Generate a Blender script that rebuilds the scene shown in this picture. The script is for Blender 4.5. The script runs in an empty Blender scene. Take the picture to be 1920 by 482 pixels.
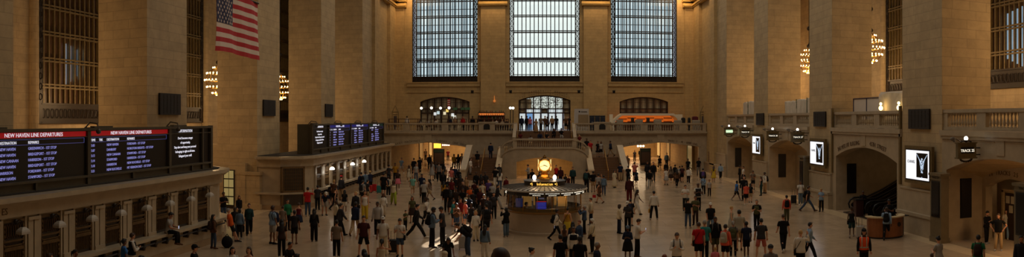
import bpy, math, random
from math import sin, cos, tan, pi, radians, atan2, sqrt
from mathutils import Vector, Matrix, Euler
random.seed(7)
scene = bpy.context.scene
COL = scene.collection
PI = math.pi
# ---------------------------------------------------------------- camera
EYE = 5.87; F = 1335.0; CX = 1021.0; CY = 224.0
cam = bpy.data.cameras.new('camera'); cam_ob = bpy.data.objects.new('camera', cam); COL.objects.link(cam_ob)
cam_ob.location = (0, 0, EYE); cam_ob.rotation_euler = (PI/2, 0, 0)
cam.type = 'PANO'
cam.clip_start = .05; cam.clip_end = 400
for holder in (cam, getattr(cam, 'cycles', None)):
    if holder is None: continue
    try:
        holder.panorama_type = 'CENTRAL_CYLINDRICAL'
        holder.central_cylindrical_range_u_min = -CX/F
        holder.central_cylindrical_range_u_max = (1920-CX)/F
        holder.central_cylindrical_range_v_min = -(482-CY)/F
        holder.central_cylindrical_range_v_max = CY/F
        holder.central_cylindrical_radius = 1.0
        break
    except Exception as e:
        print('pano', e)
scene.camera = cam_ob
# ---------------------------------------------------------------- render look
scene.view_settings.view_transform = 'Standard'; scene.view_settings.look = 'None'
scene.view_settings.gamma = 1; scene.view_settings.use_curve_mapping = False
scene.view_settings.exposure = 0.0
try:
    scene.cycles.use_denoising = True
    scene.cycles.max_bounces = 6; scene.cycles.diffuse_bounces = 3; scene.cycles.glossy_bounces = 3
    scene.cycles.transmission_bounces = 3; scene.cycles.transparent_max_bounces = 4
    scene.cycles.caustics_reflective = False; scene.cycles.caustics_refractive = False
    scene.cycles.sample_clamp_indirect = 4
except Exception: pass
w = bpy.data.worlds.new('world'); scene.world = w; w.use_nodes = True
w.node_tree.nodes['Background'].inputs[0].default_value = (.8, .85, 1, 1)
w.node_tree.nodes['Background'].inputs[1].default_value = .25
def lamp(name, kind, loc, energy, col, rot=(0,0,0), **kw):
    l = bpy.data.lights.new(name, kind); l.energy = energy; l.color = col
    for k, v in kw.items(): setattr(l, k, v)
    o = bpy.data.objects.new(name, l); COL.objects.link(o); o.location = loc; o.rotation_euler = rot
    return o
WARM = (1.0, .64, .31); SOFT = (1.0, .92, .78)
# overhead fill panel added for ambient light (out of the frame, high above)
lamp('vault_fill_light', 'AREA', (4, 46, 31), 4300, SOFT, (0,0,0), shape='RECTANGLE', size=26, size_y=66)
# bulbs lining the cornice at the west end
for x, e in ((-15.5,50), (-6.1,35), (6.1,35), (15.5,60)):
    lamp('cornice_lamps', 'AREA', (x, 83.2, 21.4), e*3.2, WARM, (radians(28),0,0), shape='RECTANGLE', size=3.0, size_y=.5)
lamp('cornice_lamps', 'AREA', (16.6, 78.5, 21.4), 150, WARM, (0,radians(-25),0), shape='RECTANGLE', size=.5, size_y=6)
lamp('cornice_lamps', 'AREA', (-16.6, 78.5, 21.4), 90, WARM, (0,radians(25),0), shape='RECTANGLE', size=.5, size_y=6)
# ---------------------------------------------------------------- colour and material helpers
def lin(c):
    return tuple(((v/255)/12.92 if v/255 <= .04045 else ((v/255+.055)/1.055)**2.4) for v in c)
MATS = {}
def mat(name, rgb, rough=.6, metal=0, emit=0, bump=0, scale=8, vary=0, spec=.5, ecol=None):
    if name in MATS: return MATS[name]
    m = bpy.data.materials.new(name); m.use_nodes = True; MATS[name] = m
    nt = m.node_tree; b = nt.nodes['Principled BSDF']; c = lin(rgb)
    b.inputs['Base Color'].default_value = (*c, 1); b.inputs['Roughness'].default_value = rough
    b.inputs['Metallic'].default_value = metal
    b.inputs['Specular IOR Level'].default_value = spec
    if emit:
        b.inputs['Emission Color'].default_value = (*lin(ecol or rgb), 1); b.inputs['Emission Strength'].default_value = emit
    if vary or bump:
        tc = nt.nodes.new('ShaderNodeTexCoord'); n = nt.nodes.new('ShaderNodeTexNoise'); n.inputs['Scale'].default_value = scale
        n.inputs['Detail'].default_value = 4
        nt.links.new(tc.outputs['Object'], n.inputs['Vector'])
        if vary:
            r = nt.nodes.new('ShaderNodeMapRange'); r.inputs['To Min'].default_value = 1-vary; r.inputs['To Max'].default_value = 1+vary
            r.inputs['From Min'].default_value = .3; r.inputs['From Max'].default_value = .7
            h = nt.nodes.new('ShaderNodeHueSaturation'); h.inputs['Color'].default_value = (*c, 1)
            nt.links.new(n.outputs['Fac'], r.inputs['Value']); nt.links.new(r.outputs['Result'], h.inputs['Value'])
            nt.links.new(h.outputs['Color'], b.inputs['Base Color'])
        if bump:
            bp = nt.nodes.new('ShaderNodeBump'); bp.inputs['Strength'].default_value = bump; bp.inputs['Distance'].default_value = .02
            nt.links.new(n.outputs['Fac'], bp.inputs['Height']); nt.links.new(bp.outputs['Normal'], b.inputs['Normal'])
    return m
def masonry(name, rgb, bw, bh, mortar=.014, vary=.1, rough=.75, dark=.45):
    m = bpy.data.materials.new(name); m.use_nodes = True; MATS[name] = m
    nt = m.node_tree; N = nt.nodes.new; L = nt.links.new; b = nt.nodes['Principled BSDF']
    g = N('ShaderNodeNewGeometry'); sp = N('ShaderNodeSeparateXYZ'); L(g.outputs['Position'], sp.inputs[0])
    sn = N('ShaderNodeSeparateXYZ'); L(g.outputs['True Normal'], sn.inputs[0])
    ab = N('ShaderNodeMath'); ab.operation = 'ABSOLUTE'; L(sn.outputs['X'], ab.inputs[0])
    gt = N('ShaderNodeMath'); gt.operation = 'GREATER_THAN'; gt.inputs[1].default_value = .7; L(ab.outputs[0], gt.inputs[0])
    mx = N('ShaderNodeMix'); mx.data_type = 'FLOAT'; L(gt.outputs[0], mx.inputs[0]); L(sp.outputs['X'], mx.inputs[2]); L(sp.outputs['Y'], mx.inputs[3])
    cb = N('ShaderNodeCombineXYZ'); L(mx.outputs[0], cb.inputs[0]); L(sp.outputs['Z'], cb.inputs[1])
    br = N('ShaderNodeTexBrick'); L(cb.outputs[0], br.inputs['Vector'])
    c = lin(rgb)
    br.inputs['Scale'].default_value = 1; br.inputs['Brick Width'].default_value = bw; br.inputs['Row Height'].default_value = bh
    br.inputs['Mortar Size'].default_value = mortar; br.inputs['Mortar Smooth'].default_value = .3; br.inputs['Bias'].default_value = 0
    br.offset = .37; br.squash = .7; br.squash_frequency = 3
    br.inputs['Color1'].default_value = (*[v*(1-vary) for v in c], 1); br.inputs['Color2'].default_value = (*[min(1, v*(1+vary)) for v in c], 1)
    br.inputs['Mortar'].default_value = (*[v*dark for v in c], 1)
    n = N('ShaderNodeTexNoise'); n.inputs['Scale'].default_value = 1.3; n.inputs['Detail'].default_value = 8; n.inputs['Roughness'].default_value = .7
    L(g.outputs['Position'], n.inputs['Vector'])
    r = N('ShaderNodeMapRange'); r.inputs['From Min'].default_value = .3; r.inputs['From Max'].default_value = .7; r.inputs['To Min'].default_value = .84; r.inputs['To Max'].default_value = 1.14
    L(n.outputs['Fac'], r.inputs['Value'])
    h = N('ShaderNodeHueSaturation'); L(br.outputs['Color'], h.inputs['Color']); L(r.outputs['Result'], h.inputs['Value']); L(h.outputs['Color'], b.inputs['Base Color'])
    bp = N('ShaderNodeBump'); bp.inputs['Strength'].default_value = .4; bp.inputs['Distance'].default_value = .02; bp.invert = True
    L(br.outputs['Fac'], bp.inputs['Height']); L(bp.outputs['Normal'], b.inputs['Normal'])
    b.inputs['Roughness'].default_value = rough
    return m
STONE = masonry('caen_stone', (182, 157, 118), 1.45, .47, .011, .07, dark=.66)
STONE_W = masonry('caen_stone_west', (186, 155, 104), 1.5, .36, .010, .05, dark=.7)
MARBLE = mat('botticino_marble', (174, 156, 130), .35, vary=.1, scale=2.2)
MARBLE_D = mat('wainscot_marble', (158, 130, 98), .3, vary=.12, scale=1.6)
BRONZE = mat('dark_bronze', (46, 34, 22), .45, .25, vary=.2, scale=6)
BRONZE_L = mat('light_bronze', (118, 98, 60), .45, .25, vary=.15, scale=6)
BLACK = mat('black_metal', (16, 13, 11), .5)
GOLD = mat('gilt_brass', (190, 140, 60), .28, 1)
GLASSD = mat('dark_window_glass', (92, 66, 50), .3, spec=.4)
def floor_mat():
    m = bpy.data.materials.new('tennessee_marble_floor'); m.use_nodes = True; nt = m.node_tree; N = nt.nodes.new; L = nt.links.new
    b = nt.nodes['Principled BSDF']; g = N('ShaderNodeNewGeometry')
    br = N('ShaderNodeTexBrick'); L(g.outputs['Position'], br.inputs['Vector']); c = lin((184, 158, 128))
    br.inputs['Scale'].default_value = 1; br.inputs['Brick Width'].default_value = 1.5; br.inputs['Row Height'].default_value = 1.5; br.offset = .5
    br.inputs['Mortar Size'].default_value = .012; br.inputs['Color1'].default_value = (*[v*.9 for v in c], 1); br.inputs['Color2'].default_value = (*[v*1.08 for v in c], 1)
    br.inputs['Mortar'].default_value = (*[v*.78 for v in c], 1)
    n = N('ShaderNodeTexNoise'); n.inputs['Scale'].default_value = .7; n.inputs['Detail'].default_value = 9; n.inputs['Roughness'].default_value = .65; L(g.outputs['Position'], n.inputs['Vector'])
    r = N('ShaderNodeMapRange'); r.inputs['From Min'].default_value = .3; r.inputs['From Max'].default_value = .7; r.inputs['To Min'].default_value = .9; r.inputs['To Max'].default_value = 1.1; L(n.outputs['Fac'], r.inputs['Value'])
    h = N('ShaderNodeHueSaturation'); L(br.outputs['Color'], h.inputs['Color']); L(r.outputs['Result'], h.inputs['Value']); L(h.outputs['Color'], b.inputs['Base Color'])
    r2 = N('ShaderNodeMapRange'); r2.inputs['From Min'].default_value = .3; r2.inputs['From Max'].default_value = .7; r2.inputs['To Min'].default_value = .15; r2.inputs['To Max'].default_value = .26; L(n.outputs['Fac'], r2.inputs['Value']); L(r2.outputs['Result'], b.inputs['Roughness'])
    return m
FLOOR = floor_mat()
# ---------------------------------------------------------------- mesh accumulator
class M:
    def __init__(s): s.v = []; s.f = []; s.smooth = False
    def add(s, vs, fs):
        k = len(s.v); s.v += [tuple(v) for v in vs]; s.f += [tuple(i+k for i in f) for f in fs]; return s
    def box(s, x0, x1, y0, y1, z0, z1):
        vs = [(x,y,z) for x in (x0,x1) for y in (y0,y1) for z in (z0,z1)]
        return s.add(vs, [(0,1,3,2),(4,6,7,5),(0,4,5,1),(2,3,7,6),(0,2,6,4),(1,5,7,3)])
    def fbox(s, mt, a0, a1, b0, b1, c0, c1):          # box in a frame (matrix)
        vs = [mt @ Vector((x,y,z)) for x in (a0,a1) for y in (b0,b1) for z in (c0,c1)]
        return s.add(vs, [(0,1,3,2),(4,6,7,5),(0,4,5,1),(2,3,7,6),(0,2,6,4),(1,5,7,3)])
    def loft(s, rings, caps=True, closed=True):
        n = len(rings[0]); vs = [p for r in rings for p in r]; fs = []
        for i in range(len(rings)-1):
            for j in range(n if closed else n-1):
                a = i*n+j; b_ = i*n+(j+1)%n; fs.append((a, b_, b_+n, a+n))
        if caps: fs.append(tuple(range(n))[::-1]); fs.append(tuple((len(rings)-1)*n+j for j in range(n)))
        return s.add(vs, fs)
    def lathe(s, prof, c=(0,0,0), n=20, mt=None, sx=1, sy=1, a0=0, a1=2*PI):
        full = abs(a1-a0-2*PI) < 1e-6; k = n if full else n+1
        rings = []
        for r, z in prof:
            ring = []
            for j in range(k):
                a = a0+(a1-a0)*j/n; p = Vector((r*cos(a)*sx, r*sin(a)*sy, z))
                p = (mt @ p) if mt else p
                ring.append((p.x+c[0], p.y+c[1], p.z+c[2]))
            rings.append(ring)
        return s.loft(rings, caps=True, closed=full)
    def tube(s, pts, r, n=8):
        pts = [Vector(p) for p in pts]; rings = []
        rr = r if isinstance(r, (list, tuple)) else [r]*len(pts)
        for i, p in enumerate(pts):
            d = (pts[min(i+1, len(pts)-1)] - pts[max(i-1, 0)])
            if d.length < 1e-9: d = Vector((0,0,1))
            q = d.to_track_quat('Z', 'Y').to_matrix()
            if i == 0: up = q.col[0].copy()
            d.normalize(); u = up - d*up.dot(d)
            u = u.normalized() if u.length > 1e-4 else q.col[0].copy(); v = d.cross(u); up = u
            rings.append([p + (u*cos(2*PI*j/n)+v*sin(2*PI*j/n))*rr[i] for j in range(n)])
        return s.loft(rings)
    def ball(s, c, r, n=12, m=8):
        r = (r,r,r) if not isinstance(r, (list,tuple)) else r
        prof = [(max(1e-4, sin(PI*i/m)), -cos(PI*i/m)) for i in range(m+1)]
        rings = [[(c[0]+p*cos(2*PI*j/n)*r[0], c[1]+p*sin(2*PI*j/n)*r[1], c[2]+z*r[2]) for j in range(n)] for p, z in prof]
        return s.loft(rings)
    def prism(s, poly, fn0, fn1):                        # polygon pushed through two maps (u,v)->xyz
        n = len(poly); vs = [fn0(*p) for p in poly]+[fn1(*p) for p in poly]
        fs = [tuple(range(n))[::-1], tuple(range(n, 2*n))]+[(i, (i+1)%n, (i+1)%n+n, i+n) for i in range(n)]
        return s.add(vs, fs)
    def mesh(s, name):
        me = bpy.data.meshes.new(name); me.from_pydata(s.v, [], s.f); me.validate(); 
        import bmesh as bmm
        b = bmm.new(); b.from_mesh(me); bmm.ops.recalc_face_normals(b, faces=b.faces[:]); b.to_mesh(me); b.free()
        return me
    def build(s, name, m, parent=None, smooth=False, kind=None, bevel=0):
        me = s.mesh(name)
        if m: me.materials.append(m)
        if smooth: me.polygons.foreach_set('use_smooth', [True]*len(me.polygons))
        o = bpy.data.objects.new(name, me); COL.objects.link(o)
        if parent: o.parent = parent
        if kind: o['kind'] = kind
        if bevel:
            md = o.modifiers.new('bevel', 'BEVEL'); md.width = bevel; md.segments = 2; md.limit_method = 'ANGLE'
        return o
def tag(o, label=None, cat=None, group=None, kind=None):
    if label: o['label'] = label
    if cat: o['category'] = cat
    if group: o['group'] = group
    if kind: o['kind'] = kind
    return o
def empty(name, loc, rz=0, label=None, cat=None, group=None, kind=None):
    o = bpy.data.objects.new(name, None); COL.objects.link(o); o.location = loc; o.rotation_euler = (0,0,rz); o.empty_display_size = .2
    return tag(o, label, cat, group, kind)
def copy_tree(o, parent=None):
    kids = list(o.children)
    c = o.copy(); COL.objects.link(c); c.parent = parent
    for ch in kids: copy_tree(ch, c)
    return c
def struct(name, mb, m, parent=None, **kw): return mb.build(name, m, parent, kind=None if parent else 'structure', **kw)
def P(px, py, z=0.0):                                     # picture point on the horizontal plane z
    th = (px-CX)/F; rho = F*(EYE-z)/(py-CY); return Vector((rho*sin(th), rho*cos(th), z))
def arch_poly(a0, a1, z0, z1, o0, o1, spring, crown, n=18):
    pts = [(a0,z0),(o0,z0),(o0,spring)]
    h = crown-spring; wdt = (o1-o0)/2; R = (wdt*wdt+h*h)/(2*h); cz = crown-R; A = math.asin(min(1, wdt/R))
    for i in range(1, n): a = -A+2*A*i/n; pts.append(((o0+o1)/2+R*sin(a), cz+R*cos(a)))
    return pts+[(o1,spring),(o1,z0),(a1,z0),(a1,z1),(a0,z1)]
def arch_in(o0, o1, z0, spring, crown, n=18):
    p = arch_poly(o0-1, o1+1, z0, crown+1, o0, o1, spring, crown, n); return p[1:-3]
def fr(org, right, up):
    r = Vector(right).normalized(); u = Vector(up).normalized(); n = r.cross(u)
    m = Matrix((( r.x,u.x,n.x,org[0]),(r.y,u.y,n.y,org[1]),(r.z,u.z,n.z,org[2]),(0,0,0,1))); return m
# ---------------------------------------------------------------- lettering
_tc = {}
def glyphs(txt, size, align='LEFT', width=1.0):
    key = (txt, size, align, width)
    if key in _tc: return _tc[key]
    cu = bpy.data.curves.new('t', 'FONT'); cu.body = txt; cu.size = size; cu.align_x = align; cu.resolution_u = 2; cu.extrude = .004
    o = bpy.data.objects.new('t', cu); COL.objects.link(o)
    dg = bpy.context.evaluated_depsgraph_get(); me = bpy.data.meshes.new_from_object(o.evaluated_get(dg))
    r = ([tuple((v.co.x*width, v.co.y, v.co.z)) for v in me.vertices], [tuple(p.vertices) for p in me.polygons])
    bpy.data.objects.remove(o); bpy.data.curves.remove(cu); bpy.data.meshes.remove(me)
    _tc[key] = r; return r
def write(mb, mt, txt, size, x=0, y=0, align='LEFT', width=1.0):
    vs, fs = glyphs(txt, size, align, width)
    mb.add([mt @ Vector((v[0]+x, v[1]+y, v[2])) for v in vs], fs)
def write_arc(mb, fn, txt, size, u0, u1):                 # fn(u)->matrix, letters spread between u0 and u1
    k = len(txt)
    for i, ch in enumerate(txt):
        if ch == ' ': continue
        write(mb, fn(u0+(u1-u0)*(i+.5)/k), ch, size, align='CENTER')
# ================================================================ THE HALL
A = 18.3; BK = 21.2; OW = 29.2; WEST = 85.0
PIERS = [(19.8-13.55, 6.25+4.0), (19.8-4.0+0, 19.8), (29.3, 33.3), (42.85, 46.9), (56.4, 60.4), (70.0, 74.0)]
PIERS[0] = (2.3, 6.3)
BAYC = [24.55, 38.1, 51.6, 65.2]
m = M(); m.box(-30, 30, -10, 118, -.3, 0); struct('floor', m, FLOOR)
BORDER = mat('pale_border_marble', (204, 176, 138), .3, vary=.08, scale=1)
for s, nm in ((-1,'trim_1'), (1,'trim_2')):
    m = M(); m.box(s*17.7-.45, s*17.7+.45, 2, 79, -.1, .004); struct(nm, m, BORDER)
m = M(); 
arc = [(-22+44*i/24, 31+9*sin(PI*i/24)) for i in range(25)]
m.prism([(-30,30)]+[(x,z) for x,z in arc]+[(30,30),(30,42),(-30,42)], lambda u,v:(u,-10,v), lambda u,v:(u,90,v)); struct('ceiling', m, mat('vault_plaster', (92,104,86), .9))
m = M(); m.box(-30,30,-10.4,-10,0,34); struct('wall_east', m, STONE)
# east balcony that carries the viewer, and its stair
m = M(); m.box(-18,18,-10,1.2,4.1,4.5); struct('trim_3', m, MARBLE)
m = M()
for i in range(9): m.box(-3.6,3.6,1.2+i*.42,1.62+i*.42+.0,0,4.35-i*.165)
m.box(-3.6,3.6,4.98,8.6,0,3.0); struct('trim_4', m, MARBLE_D)
# piers
plinths = []
for s, side in ((-1,'left'),(1,'right')):
    for k, (y0,y1) in enumerate(PIERS):
        m = M(); x0, x1 = sorted((s*A, s*BK)); m.box(x0,x1,y0,y1,0,34)
        o = struct('wall_%s' % side, m, STONE)
        m = M()
        if s < 0:
            m.box(x0-.2, x1+.3, y0-.3, y1+.3, 0, 2.25); m.box(x0-.2, x1+.38, y0-.38, y1+.38, 2.25, 2.45); m.box(x0-.2, x1+.4, y0-.4, y1+.4, 0, .35)
        else:
            m.box(x0-.3, x0+.5, y0-.06, y1+.06, 0, .95); m.box(x0-.36, x0+.5, y0-.1, y1+.1, .95, 1.1); m.box(x0-.14, x0+.5, y0-.03, y1+.03, 1.1, 2.25); m.box(x0-.19, x0+.5, y0-.05, y1+.05, 2.25, 2.33)
        m.build('plinth', MARBLE if s > 0 else STONE, o)
    # solid end walls towards the west corners
    m = M(); x0, x1 = sorted((s*A, s*(A+1.2))); m.box(x0,x1,74,WEST+1,0 if s>0 else 0,34); o = struct('wall_%s' % side, m, STONE_W)
    m = M(); x0, x1 = sorted((s*(A-.35), s*A)); m.box(x0,x1,74.0,76.2,0,34); m.box(x0,x1,81.5,WEST,4.6,34)
    m.build('pilaster', STONE_W, o)
    # outer walls with tall windows at the bay centres
    prev = -10; m = M(); x0, x1 = sorted((s*OW, s*(OW+.8))); sill = 5.6 if s < 0 else 8.0
    for c in BAYC+([78.7] if s < 0 else []):
        m.box(x0,x1,prev,c-4.35,0,34); m.box(x0,x1,c-4.35,c+4.35,0,sill); m.box(x0,x1,c-4.35,c+4.35,30,34); prev = c+4.35
    m.box(x0,x1,prev,118,0,34); struct('wall_%s' % side, m, STONE)
    # engaged columns beside the windows
    for c in BAYC:
        m = M()
        for yy in (c-4.75, c+4.75): m.lathe([(.42,.0),(.42,.3),(.34,.5),(.32,26),(.45,26.6),(.5,27)], (s*(OW-.1), yy, 2), 14)
        struct('wall_%s' % side, m, STONE)
m = M()
for s in (-1,1):
    x0, x1 = sorted((s*A, s*(OW+.8))); m.box(x0,x1,WEST-2,WEST-1.2,0,34)
struct('wall_west', m, STONE)
# arcade heads over the bays (high up)
for s, side in ((-1,'left'),(1,'right')):
    m = M()
    for (a,b) in zip(PIERS[:-1], PIERS[1:]):
        m.prism(arch_poly(a[1]-.1,b[0]+.1,25,34,a[1],b[0],25.5,29.5), lambda u,v:(s*(A+.2),u,v), lambda u,v:(s*(BK-.2),u,v))
    struct('wall_%s' % side, m, STONE)
# ---- side windows: bronze grille in front of dark glass
SKYB = mat('sky_reflection_glow', (150,180,205), .3, emit=.55)  # glow colour for the painted daylight reflections
def side_window(idx, s, c, sill):
    o = empty('window_%d' % idx, (s*OW, c, sill), kind='structure')
    def b(mb, name, mm): return mb.build(name, mm, o)
    g = M(); g.box(.3*s-.02,.3*s+.02,-4.3,4.3,0,24); b(g, 'glass', GLASSD)
    g = M()
    for i in range(15): y = -3.75+7.5*i/14; g.box(-.09,.09,y-.06,y+.06,1.3,24)
    b(g, 'vertical_bars', BRONZE_L)
    g = M()
    for z in [2.25+1.68*q+w_ for q in range(12) for w_ in (0,.2)]:
        g.box(-.12,.12,-3.9,3.9,z,z+.1)
    b(g, 'crossbars', BRONZE_L)
    g = M()
    g.box(-.12,.12,-4.35,-3.9,0,24); g.box(-.12,.12,3.9,4.35,0,24); g.box(-.05,.05,-4,4,0,1.3)
    g.box(-.14,.14,-4,4,0,.12); g.box(-.14,.14,-4,4,1.2,1.32)
    for i in range(18):
        y = -3.8+7.6*i/17
        g.tube([(-.1*s,y+.17*cos(a),.66+.3*sin(a)) for a in [2*PI*k/10 for k in range(11)]], .025, 4)
    for sy in (-4.12,4.12):
        for k in range(34): g.tube([(-.14*s, sy+.14*cos(a), 1.7+k*.65+.2*sin(a)) for a in [2*PI*q/8 for q in range(9)]], .03, 4)
    b(g, 'border', BRONZE)
    return o
n = 1; SIDEW = {}
for s in (-1,1):
    for c in BAYC+[78.7]:
        if s > 0 and c > 78: continue
        w_ = side_window(n, s, c, 5.6 if s<0 else 8.0); n += 1
        if c == 38.1: SIDEW[s] = w_
# bluish daylight reflections painted as glowing strips on two side windows
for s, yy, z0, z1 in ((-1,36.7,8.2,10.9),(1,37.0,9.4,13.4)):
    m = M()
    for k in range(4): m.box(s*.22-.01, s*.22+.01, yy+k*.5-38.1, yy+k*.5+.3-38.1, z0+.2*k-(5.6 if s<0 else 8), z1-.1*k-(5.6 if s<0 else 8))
    m.build('reflection_strips', SKYB, SIDEW[s])
# ================================================================ WEST WALL
WW = [(-16.0,-8.03),(-4.2,4.2),(7.95,16.0)]
LUN = [(-15.0,-9.0,8.0,8.6),(-3.1,3.1,8.16,8.76),(9.0,14.9,8.0,8.58)]
SEG = [(-18.3,-6.1),(-6.1,6.1),(6.1,18.3)]
m = M()
for (a0,a1),(o0,o1,sp,cr) in zip(SEG, LUN): m.prism(arch_poly(a0,a1,4.2,10.35,o0,o1,sp,cr), lambda u,v:(u,WEST,v), lambda u,v:(u,WEST+.9,v))
xs = [-18.3]+[v for p in WW for v in p]+[18.3]
for i in range(0,8,2): m.box(xs[i],xs[i+1],WEST,WEST+.9,10.35,34)
for a,b_ in WW: m.box(a,b_,WEST,WEST+.9,28,34)
wall_w = struct('wall_west', m, STONE_W)
for x0,x1 in ((-18.3,-16.9),(-7.6,-4.65),(4.65,7.5),(16.9,18.3)): m = M(); m.box(x0,x1,WEST-.45,WEST,4.5,19.45); m.build('pilaster', STONE_W, wall_w)
m = M()
for x0,x1 in ((-16.6,-7.7),(-4.6,4.6),(7.6,16.7)): m.box(x0,x1,WEST-.22,WEST,9.85,10.35); m.box(x0,x1,WEST-.3,WEST,10.27,10.38); m.box(x0,x1,WEST-.1,WEST,9.1,9.2)
m.build('string_course', STONE_W, wall_w)
GST = mat('gilded_stone',(206,168,96),.5,vary=.1,scale=3)
for x0,x1 in ((-18.3,-16.75),(-7.75,-4.5),(4.5,7.65),(16.75,18.3)):
    m = M()
    for dz, d in ((19.45,.55),(19.6,.7),(19.75,.62),(20.1,.95),(20.3,1.1)): m.box(x0-d*.15,x1+d*.15,WEST-.45-d*.5,WEST,dz,dz+.2)
    m.build('cornice', GST, wall_w)
for s in (-1,1):
    m = M()
    for dz, d in ((19.45,.1),(19.6,.25),(20.1,.45),(20.3,.6)): x0,x1 = sorted((s*(A-.35-d), s*A)); m.box(x0,x1,74,WEST,dz,dz+.2)
    m.build('cornice', GST, wall_w)
SKY_C = mat('frosted_daylight_glass', (226,240,238), .4, emit=1.0)
SKY_S = mat('frosted_daylight_glass_side', (214,232,236), .4, emit=.9)
STEEL = mat('catwalk_steel', (60,66,66), .5)
def west_window(idx, x0, x1, center):
    o = empty('window_%d' % idx, ((x0+x1)/2, WEST+.4, 10.35), kind='structure'); W = (x1-x0)/2; H = 17.6
    k = M(); k.box(-W,W,1.9,1.93,0,H); k.build('daylight_glass', SKY_C if center else SKY_S, o)
    if not center:
        k = M(); [k.box(-W+.3+.36*q,-W+.3+.36*q+.15,1.8,1.83,0,H) for q in range(int((2*W-.6)/.36)+1)]; k.build('tinted_glass_strips', mat('tinted_glass_strip',(124,146,156),.4,emit=.5), o)
    k = M()
    for z in ([3.0,6.4,10.0] if center else [2.0,3.6,5.5,7.2,9.1,12,14]): k.box(-W,W,1.75,1.85,z-.03,z+.03)
    nb = 15
    for i in range(nb*2+1):
        x = -W+.55+(2*W-1.1)*i/(nb*2)
        if not center and i % 2 == 0: k.box(x-.02,x+.02,1.7,1.8,0,H)
    k.build('catwalk', STEEL, o)
    k = M()
    for i in range(nb+1): x = -W+.5+(2*W-1.0)*i/nb; k.box(x-.05,x+.05,-.06,.06,.75,H)
    k.build('vertical_bars', BRONZE, o)
    k = M()
    for z in (.8,2.82,4.28,6.05,7.95,9.9,11.8,13.7):
        k.box(-W+.4,W-.4,-.14,.14,z-.16,z-.08); k.box(-W+.4,W-.4,-.14,.14,z+.05,z+.13)
        if z > 1: k.box(-W+.4,W-.4,.5,.9,z-.05,z+.04)
    k.build('crossbars', BRONZE, o)
    k = M()
    for s in (-1,1):
        k.box(s*W-.06,s*W+.06,-.2,.2,0,H); k.box(s*(W-.5)-.05,s*(W-.5)+.05,-.2,.2,0,H)
        for q in range(28):
            z = 1.0+q*.6; k.tube([(s*(W-.27)+.17*cos(a),-.05,z+.22*sin(a)) for a in [2*PI*j/10 for j in range(11)]], .045, 4)
            k.box(s*(W-.27)-.22,s*(W-.27)+.22,-.06,.0,z+.27,z+.33); k.ball((s*(W-.27),-.05,z),(.07,.05,.09),6,4)
    k.box(-W,W,-.08,.05,0,.7); k.box(-W,W,-.2,.2,-.02,.12); k.box(-W,W,-.2,.2,.62,.74)
    for i in range(30): x = -W+.4+(2*W-.8)*i/29; k.box(x-.03,x+.03,-.14,-.05,.1,.65)
    for i in range(nb): x = -W+.5+(2*W-1.0)*(i+.5)/nb; k.tube([(x+.14*cos(a),0,2.55+.16*sin(a)) for a in [2*PI*j/8 for j in range(9)]], .045, 4); k.ball((x,0,2.55),.08,6,4)
    k.build('border', BRONZE, o)
for i,(a,b_) in enumerate(WW): west_window(11+i, a, b_, i==1)
# lower arched openings of the west wall
GREY = mat('cloudy_glass', (214,196,160), .35, vary=.25, scale=1.4)
DAYD = mat('daylight_door_glass', (214,226,228), .3, emit=.8)
BLUEG = mat('blue_lit_poster_glass', (120,170,225), .3, emit=.7)
def foliage_glass():
    mm = mat('street_view_glass', (200,210,200), .3); nt = mm.node_tree; b = nt.nodes['Principled BSDF']
    tc = nt.nodes.new('ShaderNodeTexCoord'); n_ = nt.nodes.new('ShaderNodeTexNoise'); n_.inputs['Scale'].default_value = 3.4; n_.inputs['Detail'].default_value = 5; n_.inputs['Distortion'].default_value = 2.2
    nt.links.new(tc.outputs['Object'], n_.inputs['Vector'])
    r = nt.nodes.new('ShaderNodeValToRGB'); r.color_ramp.elements[0].position = .44; r.color_ramp.elements[0].color = (.02,.02,.02,1); r.color_ramp.elements[1].position = .54; r.color_ramp.elements[1].color = (.62,.68,.62,1)
    nt.links.new(n_.outputs['Fac'], r.inputs[0]); nt.links.new(r.outputs[0], b.inputs['Emission Color']); b.inputs['Emission Strength'].default_value = 1.0
    return mm
LEAFG = foliage_glass()
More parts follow.
